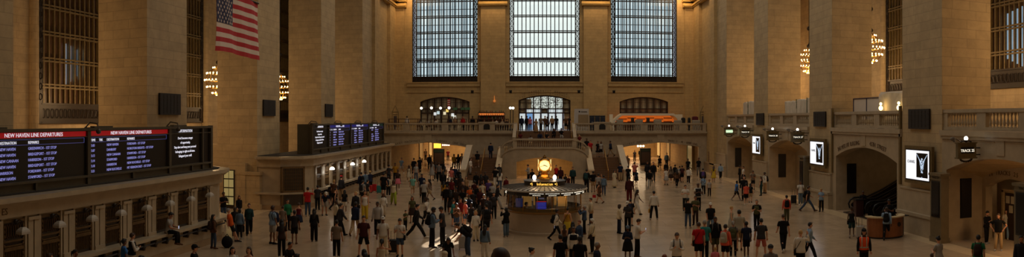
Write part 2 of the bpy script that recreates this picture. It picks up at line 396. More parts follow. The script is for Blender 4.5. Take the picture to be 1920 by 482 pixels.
def lunette(idx, o0, o1, sp, cr, kind_):
    o = empty('window_%d' % idx, ((o0+o1)/2, WEST+.3, 4.57), kind='structure'); W = (o1-o0)/2; sp -= 4.57; cr -= 4.57
    inn = arch_in(-W, W, 0, sp, cr); 
    if kind_ == 'doors':
        k = M(); k.prism([p if p[1]>2.55 else (p[0],2.55) for p in arch_in(-W,W,2.55,sp,cr)], lambda u,v:(u,.2,v), lambda u,v:(u,.22,v)); k.build('upper_glass', LEAFG, o)
        for xa,xb in ((-W,-W+1.5),(W-.88,W)): k = M(); k.box(xa,xb,.17,.19,2.6,3.75); k.build('dull_pane', GREY, o)
        for i in range(7):
            x = -W+.44+(2*W-.88)*i/6
            k = M(); k.box(x-.32,x+.32,.2,.22,.1,2.0); k.build('door_glass', BLUEG if i==1 else (DAYD if i in (0,2,3,4,5) else GREY), o)
            k = M(); k.box(x-.36,x+.36,.2,.22,2.15,2.5); k.build('transom_glass', DAYD if i%3 else GREY, o)
    else:
        k = M(); k.prism(inn, lambda u,v:(u,.3,v), lambda u,v:(u,.32,v)); k.build('glass', GREY, o)
    k = M()
    outer = arch_in(-W-.02,W+.02,0,sp+.02,cr+.02); inner = arch_in(-W+.13,W-.13,0,sp-.05,cr-.15)
    for i in range(len(outer)-1):
        a,b_,c,d = outer[i],outer[i+1],inner[i+1],inner[i]
        k.prism([a,b_,c,d], lambda u,v:(u,-.1,v), lambda u,v:(u,.15,v))
    nb = 7
    for i in range(1,nb):
        x = -W+2*W*i/nb; h = cr-(x/W)**2*(cr-sp); k.box(x-.07,x+.07,-.08,.15,0,h)
    for i in range(nb*2):
        x = -W+2*W*(i+.5)/(nb*2); h = cr-(x/W)**2*(cr-sp)-.1; k.box(x-.018,x+.018,.0,.1,2.0,h)
    k.box(-W,W,-.1,.15,2.0,2.15); k.box(-W,W,-.1,.15,2.5,2.64)
    k.box(-W,W,0,.1,3.3,3.34)
    k.build('frame', mat('bronze_mullions',(64,42,28),.45,.5), o)
for i,(o0,o1,sp,cr) in enumerate(LUN): lunette(14+i, o0, o1, sp, cr, 'doors' if i==1 else 'plain')
# inscription over the central doors
m = M()
def arcfn(xc, zc, R, y): return lambda u: fr((xc+R*sin(u), y, zc+R*cos(u)), (cos(u),0,-sin(u)), (sin(u),0,cos(u)))

m = M(); Rr = 9.0
write_arc(m, arcfn(0, 9.18-Rr, Rr, WEST-.13), 'TO VANDERBILT AVENUE', .3, -.31, .31)
write_arc(m, arcfn(0, 8.86-Rr, Rr, WEST-.13), 'THE CAMPBELL APARTMENT', .24, -.34, .34)
m.build('inscription', mat('incised_letters',(98,74,48),.8), wall_w)
for i, x in enumerate((-8.65,-4.05+ -.0, 4.1, 8.3)):
    m = M(); m.box(x-.14,x+.14,WEST-.1,WEST+.02,9.05,9.33); m.box(x-.17,x+.17,WEST-.06,WEST+.02,9.02,9.36); m.build('vent', BLACK, wall_w)
# ================================================================ WEST BALCONY
YB = 79.0
m = M(); m.box(-A,A,YB,WEST+.9,4.15,4.57); struct('trim_5', m, MARBLE)
m = M()
m.prism(arch_poly(-A,-8.0,0,4.3,-17.4,-8.6,2.72,3.27), lambda u,v:(u,YB,v), lambda u,v:(u,YB+.6,v))
m.box(-8.0,8.0,YB,YB+.6,0,4.3)
m.prism(arch_poly(8.0,A,0,4.3,8.6,17.4,2.72,3.27), lambda u,v:(u,YB,v), lambda u,v:(u,YB+.6,v))
bw = struct('wall_west', m, MARBLE)
m = M()
for s in (-1,1):
    x0,x1 = sorted((s*3.1,s*A)); m.box(x0,x1,YB-.35,YB,4.3,4.45); m.box(x0,x1,YB-.2,YB,4.15,4.3)
    m.box(*sorted((s*12.6,s*13.4)),YB-.12,YB,3.35,4.15)
    m.prism([(s*8.3,2.78),(s*8.3,2.95),(s*13,3.75),(s*17.6,2.95),(s*17.6,2.78),(s*13,3.3)], lambda u,v:(u,YB-.05,v), lambda u,v:(u,YB+.01,v))
    for xa,xb in ((8.4,12.5),(13.5,17.9)): m.box(*sorted((s*xa,s*xb)),YB-.06,YB,3.95,4.02)
m.build('moulding', MARBLE, bw)
m = M(); R2 = 18.2
INC = MATS['incised_letters']
for xc, ta, tb in ((13.0,'TICKET MACHINES','TRACKS 11 - 42 • LOWER LEVEL'),(-13.0,'TICKET MACHINES','SUBWAY • ONE WAY')):
    write_arc(m, arcfn(xc, 3.38-R2, R2, YB-.06), ta, .32, -.235, -.05); write_arc(m, arcfn(xc, 3.38-R2, R2, YB-.06), tb, .32, .045, .235)
m.build('inscription', INC, bw)
# ---- balustrade builder (each baluster its own part)
_bal = {}
def baluster(h, r=.075):
    k = (h, r)
    if k not in _bal:
        mm = M(); mm.lathe([(r*.9,0),(r*.9,.06*h),(r*.55,.1*h),(r*1.0,.3*h),(r*.85,.42*h),(r*.45,.62*h),(r*.42,.8*h),(r*.7,.86*h),(r*.9,.92*h),(r*.9,h)], (0,0,0), 8)
        me = mm.mesh('baluster'); me.materials.append(MARBLE); _bal[k] = me
    return _bal[k]
tn = [6]
def balustrade(p0, p1, z, h=.98, posts=(), pitch=.22, thick=.34, pw=.8, skip_rail=False):
    p0 = Vector(p0); p1 = Vector(p1); L = (p1-p0).length; d = (p1-p0).normalized(); nrm = Vector((-d.y, d.x, 0))
    o = bpy.data.objects.new('trim_%d' % tn[0], None); COL.objects.link(o); o['kind'] = 'structure'; tn[0] += 1; o.location = (*p0.xy, z)
    mt = fr((0,0,0), d, (0,0,1)); a = M(); t = thick/2
    a.fbox(mt, 0, L, h-.16, h, -t-.05, t+.05); a.fbox(mt, 0, L, h-.2, h-.16, -t, t); a.fbox(mt, 0, L, 0, .16, -t-.03, t+.03)
    ends = [0]+list(posts)+[L]; spans = []
    prev = 0
    ps = [(0, pw/2)] + [(q-pw/2, q+pw/2) for q in posts] + [(L-pw/2, L)]
    for q0, q1 in ps: a.fbox(mt, q0, q1, 0, h, -t-.01, t+.01)
    a.build('rail', MARBLE, o)
    cnt = 0
    for (a0,a1),(b0,b1) in zip(ps[:-1], ps[1:]):
        k = max(1, int((b0-a1-.1)/pitch))
        for i in range(k):
            if cnt >= 99: break
            q = a1+.05+(b0-a1-.1)*(i+.5)/k; b_ = bpy.data.objects.new('baluster', baluster(round(h-.36,2), .08)); COL.objects.link(b_)
            b_.parent = o; b_.location = d*q+Vector((0,0,.16)); cnt += 1
    return o
for s in (-1,1):
    xa, xb = (3.1, 18.2) if s > 0 else (-18.2, -3.1)
    ps = [2.9+.4, 8.0, 12.4] if s > 0 else [2.7, 7.1, 15.1-3.3]
    ob = balustrade((xa,YB-.05,0),(xb,YB-.05,0), 4.57-.12, 1.02, ps, .26)
    m = M(); x = 6.4*s; m.box(x-.9 ,x+.9,YB-.32,YB+.2,4.45,5.6); m.box(x-.98,x+.98,YB-.38,YB+.26,5.42,5.56); m.build('pedestal', MARBLE, bw)
    m = M(); m.prism([(x-.35,4.75),(x-.35,5.2),(x-.2,5.36),(x+.2,5.36),(x+.35,5.2),(x+.35,4.75)], lambda u,v:(u,YB-.36,v), lambda u,v:(u,YB-.3,v)); m.build('plaque', BLACK, bw)
# ================================================================ STAIRS
STEP = mat('worn_stair_marble', (112,80,54), .4, vary=.12, scale=1.5)
stair = []
for s in (-1,1):                                            # the two side flights
    m = M(); n_ = 13; x0,x1 = sorted((s*4.7,s*7.5))
    for i in range(n_): m.box(x0,x1,68.3+i*.33,68.3+(i+1)*.33+.03,0,2.0*(i+1)/n_)
    m.box(*sorted((s*4.4,s*8.6)),72.55,YB,0,2.0)
    for i in range(6): m.box(*sorted((s*(4.4-i*.2),s*(4.4-(i+1)*.2))),74,YB,0,2.0+.17*(i+1))
    struct('trim_%d' % tn[0], m, STEP); tn[0] += 1
    # parapets
    for xc, w_, hi in ((s*7.8,.5,3.05),(s*4.45,.45,2.9)):
        m = M(); m.prism([(67.4,0),(67.4,1.0),(68.0,1.05),(73.6,hi),(74.4,hi),(74.4,0)], lambda u,v:(xc-w_/2,u,v), lambda u,v:(xc+w_/2,u,v))
        m.prism([(67.3,.98),(67.3,1.1),(68.0,1.17),(73.5,hi+.14),(74.5,hi+.14),(74.5,hi),(73.6,hi),(68.0,1.03)], lambda u,v:(xc-w_/2-.06,u,v), lambda u,v:(xc+w_/2+.06,u,v))
        struct('trim_%d' % tn[0], m, mat('pale_cap_marble',(204,182,150),.3,vary=.06,scale=2)); tn[0] += 1
    m = M(); x = s*6.1
    pts = [(x,68.0,.95),(x,72.3,2.9),(x,73.0,2.95)]; m.tube(pts,.035,8); 
    for q in (68.0,70.1,72.4): h = max(0,2.0*(q-68.3)/4.29); m.tube([(x,q,h-.02),(x,q,h+.93)],.03,6)
    tag(m.build('handrail', GOLD), 'brass handrail dividing the %s flight of marble stairs' % ('left' if s<0 else 'right'), 'handrail')
    m = M(); m.tube([(s*4.75,72.6,2.95),(s*4.2,76.2,3.2),(s*3.2,77.4,3.9)],.03,8); m.tube([(s*4.75,72.6,2.0),(s*4.75,72.6,2.95)],.03,6); m.tube([(s*3.2,77.4,3.0),(s*3.2,77.4,3.9)],.03,6)
    tag(m.build('handrail', GOLD), 'brass wall rail on the %s stair landing' % ('left' if s<0 else 'right'), 'handrail')
m = M(); m.box(-3.2,3.2,70.4,75.6,2.6,3.0)
for i in range(9): m.box(-3.05,3.05,75.4+i*.4,75.4+(i+1)*.4+.03,2.6,3.0+.175*(i+1))
struct('trim_%d' % tn[0], m, STEP); tn[0] += 1
for s in (-1,1):
    m = M(); m.prism([(75.2,2.6),(75.2,4.0),(79,5.5),(79,2.6)], lambda u,v:(s*3.05,u,v), lambda u,v:(s*3.4,u,v)); struct('trim_%d' % tn[0], m, MARBLE); tn[0] += 1
for x in (-2.9,0,2.9):
    m = M(); m.tube([(x,75.5,3.95),(x,79,5.5)],.03,8); m.tube([(x,75.5,3.0),(x,75.5,3.95)],.03,6); m.tube([(x,79,4.57),(x,79,5.5)],.03,6); m.tube([(x,77.2,3.8),(x,77.2,4.7)],.03,6)
    tag(m.build('handrail', GOLD), 'brass handrail on the central upper stair, %s' % {-2.9:'left side',0:'middle',2.9:'right side'}[x], 'handrail')
# central bowed front wall with its arch
def bow(x): return 69.6 + .055*x*x
xs_ = [-4.3+8.6*i/28 for i in range(29)]
def toph(x): ax = abs(x); return 3.0 if ax < 2.9 else 3.0-.35*(ax-2.9)**1.0 - .9*max(0,ax-3.9)
m = M()
for i in range(28):
    xa, xb = xs_[i], xs_[i+1]
    def lo(x):
        if abs(x) >= 2.9: return 0
        h_, w_ = .62, 2.75; return 1.6+ .55*(1-(x/2.9)**2)
    for (x0,x1) in ((xa,xb),):
        z0a, z0b = lo(x0), lo(x1)
        if (z0a == 0) != (z0b == 0): z0a = z0b = 0
        vs = [(x0,bow(x0),z0a),(x1,bow(x1),z0b),(x1,bow(x1),toph(x1)),(x0,bow(x0),toph(x0))]; vs += [(a,b_+.6,c) for a,b_,c in vs]
        m.add(vs, [(0,1,2,3),(7,6,5,4),(0,4,5,1),(2,6,7,3),(1,5,6,2),(0,3,7,4)])
struct('wall_west', m, MARBLE)
m = M()
for i in range(28):
    xa, xb = xs_[i], xs_[i+1]
    for z_, t_, d_ in ((-.02,.16,.1),(.82,.16,.08)):
        vs = [(x_,bow(x_)-d_+dy,toph(x_)+z_+dz) for dz in (0,t_) for dy in (0,.4+2*d_) for x_ in (xa,xb)]
        m.add(vs, [(0,1,3,2),(4,6,7,5),(0,4,5,1),(2,3,7,6),(0,2,6,4),(1,5,7,3)])
for x_ in (-4.2,-2.9,2.9,4.2): m.box(x_-.2,x_+.2,bow(x_),bow(x_)+.4,toph(x_),toph(x_)+.9)
o = m.build('trim_%d' % tn[0], MARBLE, kind='structure'); tn[0] += 1
for i in range(40):
    x_ = -4.05+8.1*i/39
    if min(abs(abs(x_)-2.9), abs(abs(x_)-4.2)) < .22: continue
    b_ = bpy.data.objects.new('baluster', baluster(.7)); COL.objects.link(b_); b_.parent = o; b_.location = (x_, bow(x_)+.2, toph(x_)+.13)
m = M(); m.box(-4.2,4.2,75.3,75.6,0,3.0); m.box(-4.2,-3.9,70.6,75.3,0,3.0); m.box(3.9,4.2,70.6,75.3,0,3.0); struct('wall_west', m, STONE_W)
lamp('under_stair_lamps','AREA',(0,72.4,2.5),90,WARM,(0,0,0),shape='RECTANGLE',size=5,size_y=2)
# ================================================================ PASSAGES UNDER THE BALCONY
for s, nm in ((-1,'left'),(1,'right')):
    m = M()
    for x0 in (8.2,17.6): m.box(*sorted((s*x0,s*(x0+.4))),YB+.6,112,0,3.6)
    m.box(*sorted((s*8.2,s*18)),112,112.4,0,3.6); m.box(*sorted((s*8.2,s*18)),YB+.6,112,3.5,3.7)
    struct('wall_%s' % nm, m, STONE_W)
    for yy, e in ((86,60),(97,200),(107,420)): lamp('passage_lamps','AREA',(s*12.6,yy,3.42),e*(.75 if s<0 else 1),(1,.72,.42),(0,0,0),shape='RECTANGLE',size=3,size_y=3)
# ================================================================ RIGHT SIDE: ARCHED BAYS WITH A BALCONY ABOVE
DPANEL = mat('dark_slate_panel', (24,20,17), .35)
bays = [(6.3,15.85-.0,None),(19.8,29.3,0),(33.3,42.85,1),(46.9,56.4,2),(60.4,70.0,3)]
ARCH = {0:(20.3,28.9,3.45,4.15),1:(33.9,42.2,3.5,4.2),2:(47.3,56.0,3.55,4.25),3:(60.9,69.6,3.55,4.25)}
SX = A
bay_walls = {}
for y0,y1,k in bays[1:]:
    o0,o1,sp,cr = ARCH[k]
    m = M(); m.prism(arch_poly(y0,y1,0,5.25,o0,o1,sp,cr), lambda u,v:(SX,u,v), lambda u,v:(SX+.7,u,v)); o = struct('wall_right', m, MARBLE); bay_walls[k] = o
    m = M()
    m.box(SX-.16,SX,y0,y1,5.1,5.35); m.box(SX-.1,SX,y0,y1,4.95,5.1); m.box(SX-.04,SX,(y0+y1)/2-.3,(y0+y1)/2+.3,4.3,4.95)
    for a,b_ in ((y0+.15,(y0+y1)/2-.45),((y0+y1)/2+.45,y1-.15)): m.box(SX-.03,SX,a,b_,4.86,4.9)
    m.build('moulding', MARBLE, o)
    m = M(); m.box(SX,OW,y0-.0,y1+.0,5.15,5.33); struct('trim_%d' % tn[0], m, MARBLE); tn[0] += 1
    balustrade((SX+.25,y0,0),(SX+.25,y1,0),5.36,.99,[3.25,6.35],.23,.3,.7)
    # recess behind the arch
    dep = {0:20.4,1:28.6,2:20.6,3:20.6}[k]; io0, io1, isp, icr = {0:(24.4,28.6,2.55,3.05),2:((o0+o1)/2-2.2,(o0+o1)/2+1.6,2.5,3.0),3:((o0+o1)/2-2.2,(o0+o1)/2+1.6,2.5,3.0),1:(0,1,1,2)}[k]
    m = M(); m.box(SX+.7,dep,y0,o0,0,5.15); m.box(SX+.7,dep,o1,y1,0,5.15); 
    if k == 1: m.box(dep,dep+.3,y0,y1,0,5.15)
    else: m.prism(arch_poly(y0,y1,0,5.15,io0,io1,isp,icr), lambda u,v:(dep,u,v), lambda u,v:(dep+.4,u,v)); 
    m.box(dep+1.2,dep+1.4,y0,y1,0,5.15) if k != 1 else None
    struct('wall_right', m, MARBLE)
    if k != 1:                                            # barrel vault lining
        m = M(); pp = arch_in(o0,o1,0,sp,cr)[1:-1]
        for a,b_ in zip(pp[:-1],pp[1:]): m.add([(SX+.7,a[0],a[1]),(SX+.7,b_[0],b_[1]),(dep,b_[0],b_[1]-.45),(dep,a[0],a[1]-.45),(SX+.7,a[0],a[1]+.2),(SX+.7,b_[0],b_[1]+.2),(dep,b_[0],b_[1]-.25),(dep,a[0],a[1]-.25)], [(0,1,2,3),(7,6,5,4),(0,4,5,1),(2,6,7,3)])
        struct('ceiling', m, STONE)
        lamp('recess_lamps','AREA',(SX+1.9,(o0+o1)/2-1.4,3.2),{0:130,2:60,3:50}[k],WARM,(0,0,0),shape='RECTANGLE',size=1.6,size_y=2)
    else: lamp('recess_lamps','AREA',(SX+4.5,(o0+o1)/2,4.6),16,WARM,(0,0,0),shape='RECTANGLE',size=4,size_y=5)
    # dark narrow board on the far jamb
    m = M(); m.box(SX+.82 if k!=1 else SX+.85, SX+1.4, o1-.07, o1, 1.1, 2.95); m.box(SX+.78, SX+1.44, o1-.04, o1, 1.06, 2.99)
    m.build('notice_board', DPANEL, o)
# the far right wall between bay 3 and the west balcony
m = M(); m.box(A-.3,A,74,YB,0,.95); m.box(A-.35,A,74,YB,.95,1.1); m.box(A-.1,A,76.3,77.6,1.0,2.35); struct('wall_right', m, MARBLE_D)
m = M(); m.box(A-.14,A-.08,76.4,77.5,1.05,2.3); struct('door_1', m, mat('door_wood_brown',(120,76,40),.5))
def signed(txtmesh, nm, m_, par): return txtmesh.build(nm, m_, par)
LET_W = mat('lit_white_letters', (255,246,224), .4, emit=1.0)
LET_S = mat('painted_pale_letters', (214,206,196), .5)
# inscriptions over arches, read from the hall (facing -X; left to right runs towards the viewer)
def arcfnR(yc, zc, R, x): return lambda u: fr((x, yc-R*sin(u), zc+R*cos(u)), (0,-cos(u),-sin(u)), (0,-sin(u),cos(u)))
m = M(); R3 = 13.2
write_arc(m, arcfnR(38.05, 4.36-R3, R3, SX-.02), 'THE METLIFE BUILDING', .36, -.29, -.045); write_arc(m, arcfnR(38.05, 4.36-R3, R3, SX-.02), '45TH STREET', .36, .06, .22)
m.build('inscription', INC, bay_walls[1])
m = M(); write_arc(m, arcfnR(26.9, 3.22-7.2, 7.2, 20.38), '26 TRACKS 25', .3, -.2, .13); m.build('inscription', INC, bay_walls[0])
# door seen in the near recess
m = M(); m.box(21.1,21.2,25.4,28.0,0,2.3); struct('door_2', m, mat('bronze_door_dark',(58,40,24),.4,.3))
m = M(); m.box(21.0,21.12,25.3,25.45,0,2.4); m.box(21.0,21.12,27.95,28.1,0,2.4); m.box(21.0,21.12,25.3,28.1,2.3,2.45); m.box(21.04,21.12,26.65,26.75,0,2.3); struct('trim_%d' % tn[0], m, STONE); tn[0] += 1
for yy,zz in ((27.7,1.95),(27.3,1.95),(26.95,1.95),(27.45,1.5)):
    m = M(); m.box(21.07,21.1,yy-.14,yy+.14,zz-.18,zz+.18); tag(m.build('paper_notice', mat('notice_paper',(196,186,164),.8)), 'white paper notice taped inside the track 25 gateway, %s' % {27.7:'leftmost',27.3:'second from left',26.95:'rightmost',27.45:'below the others'}[yy], 'notice')
# ---- track kiosks (stone stele with a dark timetable screen)
KSTONE = mat('grey_green_marble',(116,102,76),.35,vary=.12,scale=3)
def kiosk(y0, y1, lab, txt='TRACK 25'):
    o = empty('track_kiosk', (17.9,(y0+y1)/2,0), 0, lab, 'kiosk', 'screens beside the track gates')
    m = M(); cy=(y0+y1)/2; h=(y1-y0)/2
    m.box(-.15,.28,-h,h,.25,3.22); m.box(-.18,.31,-h-.03,h+.03,0,.25); m.box(-.18,.31,-h-.03,h+.03,2.98,3.02); m.box(-.22,.34,-h-.06,h+.06,3.18,3.3); m.build('body', KSTONE, o)
    m = M(); m.box(-.17,-.14,-h+.12,h-.12,1.2,2.93); m.build('screen_frame', BLACK, o)
    m = M(); m.box(-.18,-.17,-h+.18,h-.18,1.27,2.87); m.build('screen', mat('dark_idle_screen',(14,13,18),.2), o)
    m = M(); write(m, fr((-.155,h*.7,3.05),(0,-1,0),(0,0,1)), txt, .14, 0, 0, 'LEFT'); m.build('lettering', BLACK, o)
    return o
kiosk(28.5,29.5,'tall stone kiosk with dark screen between the escalator wall and the track 25 arch'); kiosk(20.9,22.9,'tall stone kiosk with dark screen at the far right edge'); kiosk(46.6,47.5,'tall stone kiosk at the near side of the track 27 arch','TRACK 27')
# ---- track signs on brackets
def track_sign(y, z, txt, lab, tint=(255,252,240), full=False):
    o = empty('track_sign', (17.55, y, z), 0, lab, 'sign', 'lit track signs along the right wall')
    m = M(); m.box(-.48,.48,-.1,.1,-.33,.33); m.box(-.52,.52,-.13,.13,.3,.36); m.box(-.52,.52,-.13,.13,-.36,-.3); m.build('case', mat('olive_bronze_case',(112,96,62),.5,vary=.1), o)
    m = M()
    for q in range(9): a = PI*q/8; m.ball((.3*cos(a), 0, -.37-.12*sin(a)), (.06,.05,.05), 8, 5)
    m.build('scroll_bracket', BRONZE, o)
    for zz in (.1,-.2): m = M(); m.tube([(.48,0,zz),(.75,0,zz)],.03,6); m.build('wall_arm', BRONZE, o)
    m = M(); [m.ball((.26*cos(PI*q/8),0,.37+.06*sin(PI*q/8)),(.05,.04,.035),8,5) for q in range(9)]; m.build('scroll_crest', BRONZE, o)
    m = M(); m.box(-.33,.33,-.125,-.1,-.13,.15); m.build('sign_face', BLACK if not full else mat('lit_green_face',(190,230,190),.4,emit=.8), o)
    m = M(); write(m, fr((0,-.135,-.06),(1,0,0),(0,0,1)), txt, .17, 0, 0, 'CENTER', .95); m.build('lettering', LET_W, o)
    m = M(); m.ball((0,0,.53),(.095,.095,.1),14,10); m.build('globe', mat('lit_globe_glass',(255,246,224),.3,emit=3.0), o, smooth=True)
    m = M(); m.lathe([(.05,.36),(.07,.42),(.07,.46)],(0,0,0),10); m.build('globe_socket', BRONZE, o)
    m = M(); m.tube([(-.3,0,.4),(-.5,0,.52),(-.62,0,.52)],.03,6); m.ball((-.7,0,.52),(.14,.1,.09),10,6); m.ball((-.66,-.05,.44),(.07,.07,.07),10,6); m.build('camera_dome', mat('grey_camera',(120,110,98),.4), o)
    return o
track_sign(26.1,4.5,'TRACK 25','lit sign with a globe lamp hanging at the nearest arch on the right')
track_sign(47.3,4.62,'TRACK 27','lit track sign with globe just left of the large display screen')
track_sign(52.9,4.6,'TRACK 28','lit track sign with globe right of the smallest display screen')
track_sign(60.7,4.75,'TRACK 29','lit track sign with globe left of the smallest display screen')
track_sign(66.2,4.72,'TRACK 30','farthest track sign whose face glows pale green', full=True)
# ---- bright advertising screens on the piers
def ad_screen(y0, y1, z0, z1, lab, sizew=1):
    o = empty('display_screen', (18.16,(y0+y1)/2,(z0+z1)/2), 0, lab, 'screen', 'advertising screens on the right piers'); h=(y1-y0)/2; q=(z1-z0)/2
    m = M(); m.box(-.16,.0,-h-.22,h+.22,-q-.22,q+.22); m.build('frame', BRONZE_L, o)
    m = M(); m.box(-.18,-.02,-h-.06,h+.06,-q-.06,q+.06); m.build('bezel', BLACK, o)
    m = M(); m.box(-.19,-.17,-h,h,-q,q); m.build('screen', mat('white_lit_screen',(246,248,255),.3,emit=.95), o)
    m = M(); m.box(-.194,-.19,-h+.1,.06*h,-q+.12,q-.12); m.build('dark_picture', mat('dark_picture',(10,9,12),.3), o)
    m = M(); c = (-h+.1+.06*h)/2; ww = (1.06*h-.1)/2
    for s in (-1,1):
        for t in range(4):
            m.tube([(-.2, c+s*ww*(.9-.09*t), q-.18-.05*t), (-.2, c+s*ww*(.55-.06*t), q*.45-.04*t), (-.2, c+s*ww*.2, q*(.25-.16*t))], .008, 4)
            for w_ in range(5): m.ball((-.2, c+s*ww*(.9-.09*t-.16*w_), q-.2-.05*t-w_*.11*q), (.012,.022,.022), 6, 4)
    for w_ in range(70):
        rr = random.Random(w_); t_ = rr.random(); m.ball((-.2, c+rr.uniform(-1,1)*ww*(.42-.3*t_), q*(.34-.85*t_)), (.012,.026,.03), 6, 4)
    m.ball((-.2,c,-q*.86),(.012,.03,.07),6,4); m.ball((-.2,c,q*.42),(.012,.09,.06),6,4)
    m.build('jewel_picture', mat('icy_white_picture',(196,216,240),.3,emit=.75), o)
    m = M(); write(m, fr((-.2,h*.52,q*.12),(0,-1,0),(0,0,1)), 'CHANEL', .135*h/.75, 0,0,'CENTER'); m.build('lettering', BLACK, o)
ad_screen(30.0,32.3,2.83,4.3,'largest white advertising screen with a necklace picture on the nearest right pier')
ad_screen(43.55,45.9,2.85,4.35,'middle white advertising screen, left of the escalator arch')
ad_screen(57.6,59.8,2.95,4.4,'smallest and farthest white advertising screen on the right piers')
# dark square panels on piers
def pier_panel(s, yc, zc, w_, h_, lab):
    o = empty('wall_panel', (s*(A-.02), yc, zc), 0, lab, 'panel', 'dark panels on the piers'); 
    m = M(); m.box(*sorted((0,-s*.1)),-w_/2,w_/2,-h_/2,h_/2); m.build('frame', mat('brown_black_panel',(38,29,23),.6), o)
    m = M()
    for i in range(1,4): m.box(*sorted((-s*.095,-s*.112)),-w_/2+.08,w_/2-.08,-h_/2+i*h_/4-.02,-h_/2+i*h_/4+.02)
    for i in range(1,6): m.box(*sorted((-s*.095,-s*.112)),-w_/2+i*w_/6-.015,-w_/2+i*w_/6+.015,-h_/2+.08,h_/2-.08)
    m.build('slats', MATS['brown_black_panel'], o)
for yc, lab in ((31.4,'nearest'),(44.8,'middle'),(58.4,'farthest')):
    pier_panel(1,yc,5.87+.02,2.1,1.02,'dark square panel on the %s right pier above the advertising screen' % lab); 
for yc, lab in ((31.4,'above the first departure board'),(44.8,'between the two departure boards'),(58.4,'above the second departure board')):
    pier_panel(-1,yc,6.65,2.1,1.08,'dark square panel on the left pier %s' % lab)
# bronze pipes up the right piers
for y_ in (33.45,42.7):
    m = M(); m.box(A-.1,A+.02,y_-.09,y_+.09,2.4,6.6); struct('trim_%d' % tn[0], m, BRONZE_L); tn[0] += 1
# ---- escalators inside the second bay
def escalator(yc, lab):
    o = empty('escalator', (18.9,yc,0), 0, lab, 'escalator', 'escalators in the right hand arch')
    L1, H1 = 8.5, 4.6; sl = H1/L1
    def prof(off0, off1):
        lo = [(0,off0),(1.0,off0),(1.0+L1,H1+off0)]; hi=[(1.0+L1,H1+off1),(1.0,off1+.05),(0,off1)]; return lo+hi
    for s in (-1,1):
        m = M(); y = s*.55; m.prism([(.0,0),(1.2,0),(9.5,4.0),(9.5,4.9),(1.2,.75),(.25,.75),(-.05,.5)], lambda u,v:(u,y-.04,v), lambda u,v:(u,y+.04,v)); m.build('side_panel', mat('dark_glass_panel',(44,34,28),.15,.2), o)
        m = M(); y = s*.55; pts = [(1.0,.15),(.15,.12),(-.15,.3),(-.22,.55),(-.1,.78),(.15,.9),(1.1,.92),(2.2,1.35),(9.5,4.98)]
        m.tube([(u,y,v) for u,v in pts], .06, 8); m.build('handrail', BLACK, o, smooth=True)
    m = M()
    for i in range(22): m.box(1.0+i*.38,1.0+(i+1)*.38+.1,-.5,.5,.0+i*.19,.15+i*.19)
    m.box(-.6,1.1,-.52,.52,0,.05); m.build('steps', mat('ribbed_steel',(70,62,54),.4,.7), o)
    m = M(); m.prism([(.2,0),(9.5,3.6),(9.5,4.0),(.2,.45)], lambda u,v:(u,-.72,v), lambda u,v:(u,-.6,v)); m.prism([(.2,0),(9.5,3.6),(9.5,4.0),(.2,.45)], lambda u,v:(u,.6,v), lambda u,v:(u,.72,v)); m.build('skirt', mat('brushed_skirt',(92,80,66),.3,.8), o)
escalator(40.5,'escalator farthest left in the wide arch, rising behind the attendant'); escalator(38.1,'middle escalator in the wide arch, right of the attendant'); escalator(35.8,'nearest escalator in the wide arch, behind the wooden desk')
# ================================================================ LEFT SIDE: TICKET OFFICES
def offset_pts(pts, d):
    out = []
    for i,(x,y) in enumerate(pts):
        a = Vector(pts[max(i-1,0)]); c = Vector(pts[min(i+1,len(pts)-1)]); t = (c-a).normalized(); n_ = Vector((t.y,-t.x)); out.append((x+n_.x*d, y+n_.y*d))
    return out
def office(path, wins, name_lab, back=-18.3):
    # path runs so that the outside is on the right-hand side
    o = empty('ticket_office', (0,0,0), 0, name_lab, 'ticket office', 'marble ticket offices')
    def slab(d, z0, z1, nm, mm):
        p = offset_pts(path, d); poly = p+[(back,p[-1][1]),(back,p[0][1])]; k = M(); k.prism(poly, lambda u,v:(u,v,z0), lambda u,v:(u,v,z1)); return k.build(nm, mm, o)
    slab(.0,0,1.02,'base',MARBLE); slab(.06,0,.3,'plinth',MARBLE_D); slab(-.15,1.02,3.0,'wall',MARBLE); slab(.0,2.78,3.2,'frieze',MARBLE)
    k = slab(.22,3.2,3.3,'cornice',MARBLE); slab(.36,3.3,3.46,'cornice',MARBLE); slab(.3,1.02,1.14,'counter_ledge',MARBLE)
    m = M(); p = offset_pts(path, .3)
    for i in range(len(p)-1):
        a, b_ = Vector(p[i]), Vector(p[i+1]); L = (b_-a).length
        if L < 3: continue
        m.tube([(a.x-.08,a.y,.86),(b_.x-.08,b_.y,.86)],.035,6)
        for q in range(int(L/.9)): yy = a.y+.45+q*.9; m.box(a.x-.36,a.x-.04,yy-.05,yy+.05,.7,.98); m.ball((a.x-.06,yy,.82),(.06,.12,.06),6,4)
    m.build('bag_rail', BRONZE, o)
    p = offset_pts(path, -.15); k = M(); k.prism(p+[(back,p[-1][1]),(back,p[0][1])], lambda u,v:(u,v,3.46), lambda u,v:(u,v,3.5)); k.build('roof_cover', mat('dark_roof_sheet',(44,36,28),.9), o)  # dark sheet added over the roof to subdue a bright light patch
    return o
GR = mat('ticket_grille_bronze', (104,78,44), .45, .2, vary=.2, scale=9)
DK = mat('dark_ticket_window', (46,34,24), .3)
LAMPG = mat('frosted_lamp_shade', (176,166,152), .5); LAMPL = mat('frosted_lamp_shade_lit', (255,240,214), .4, emit=2.6)
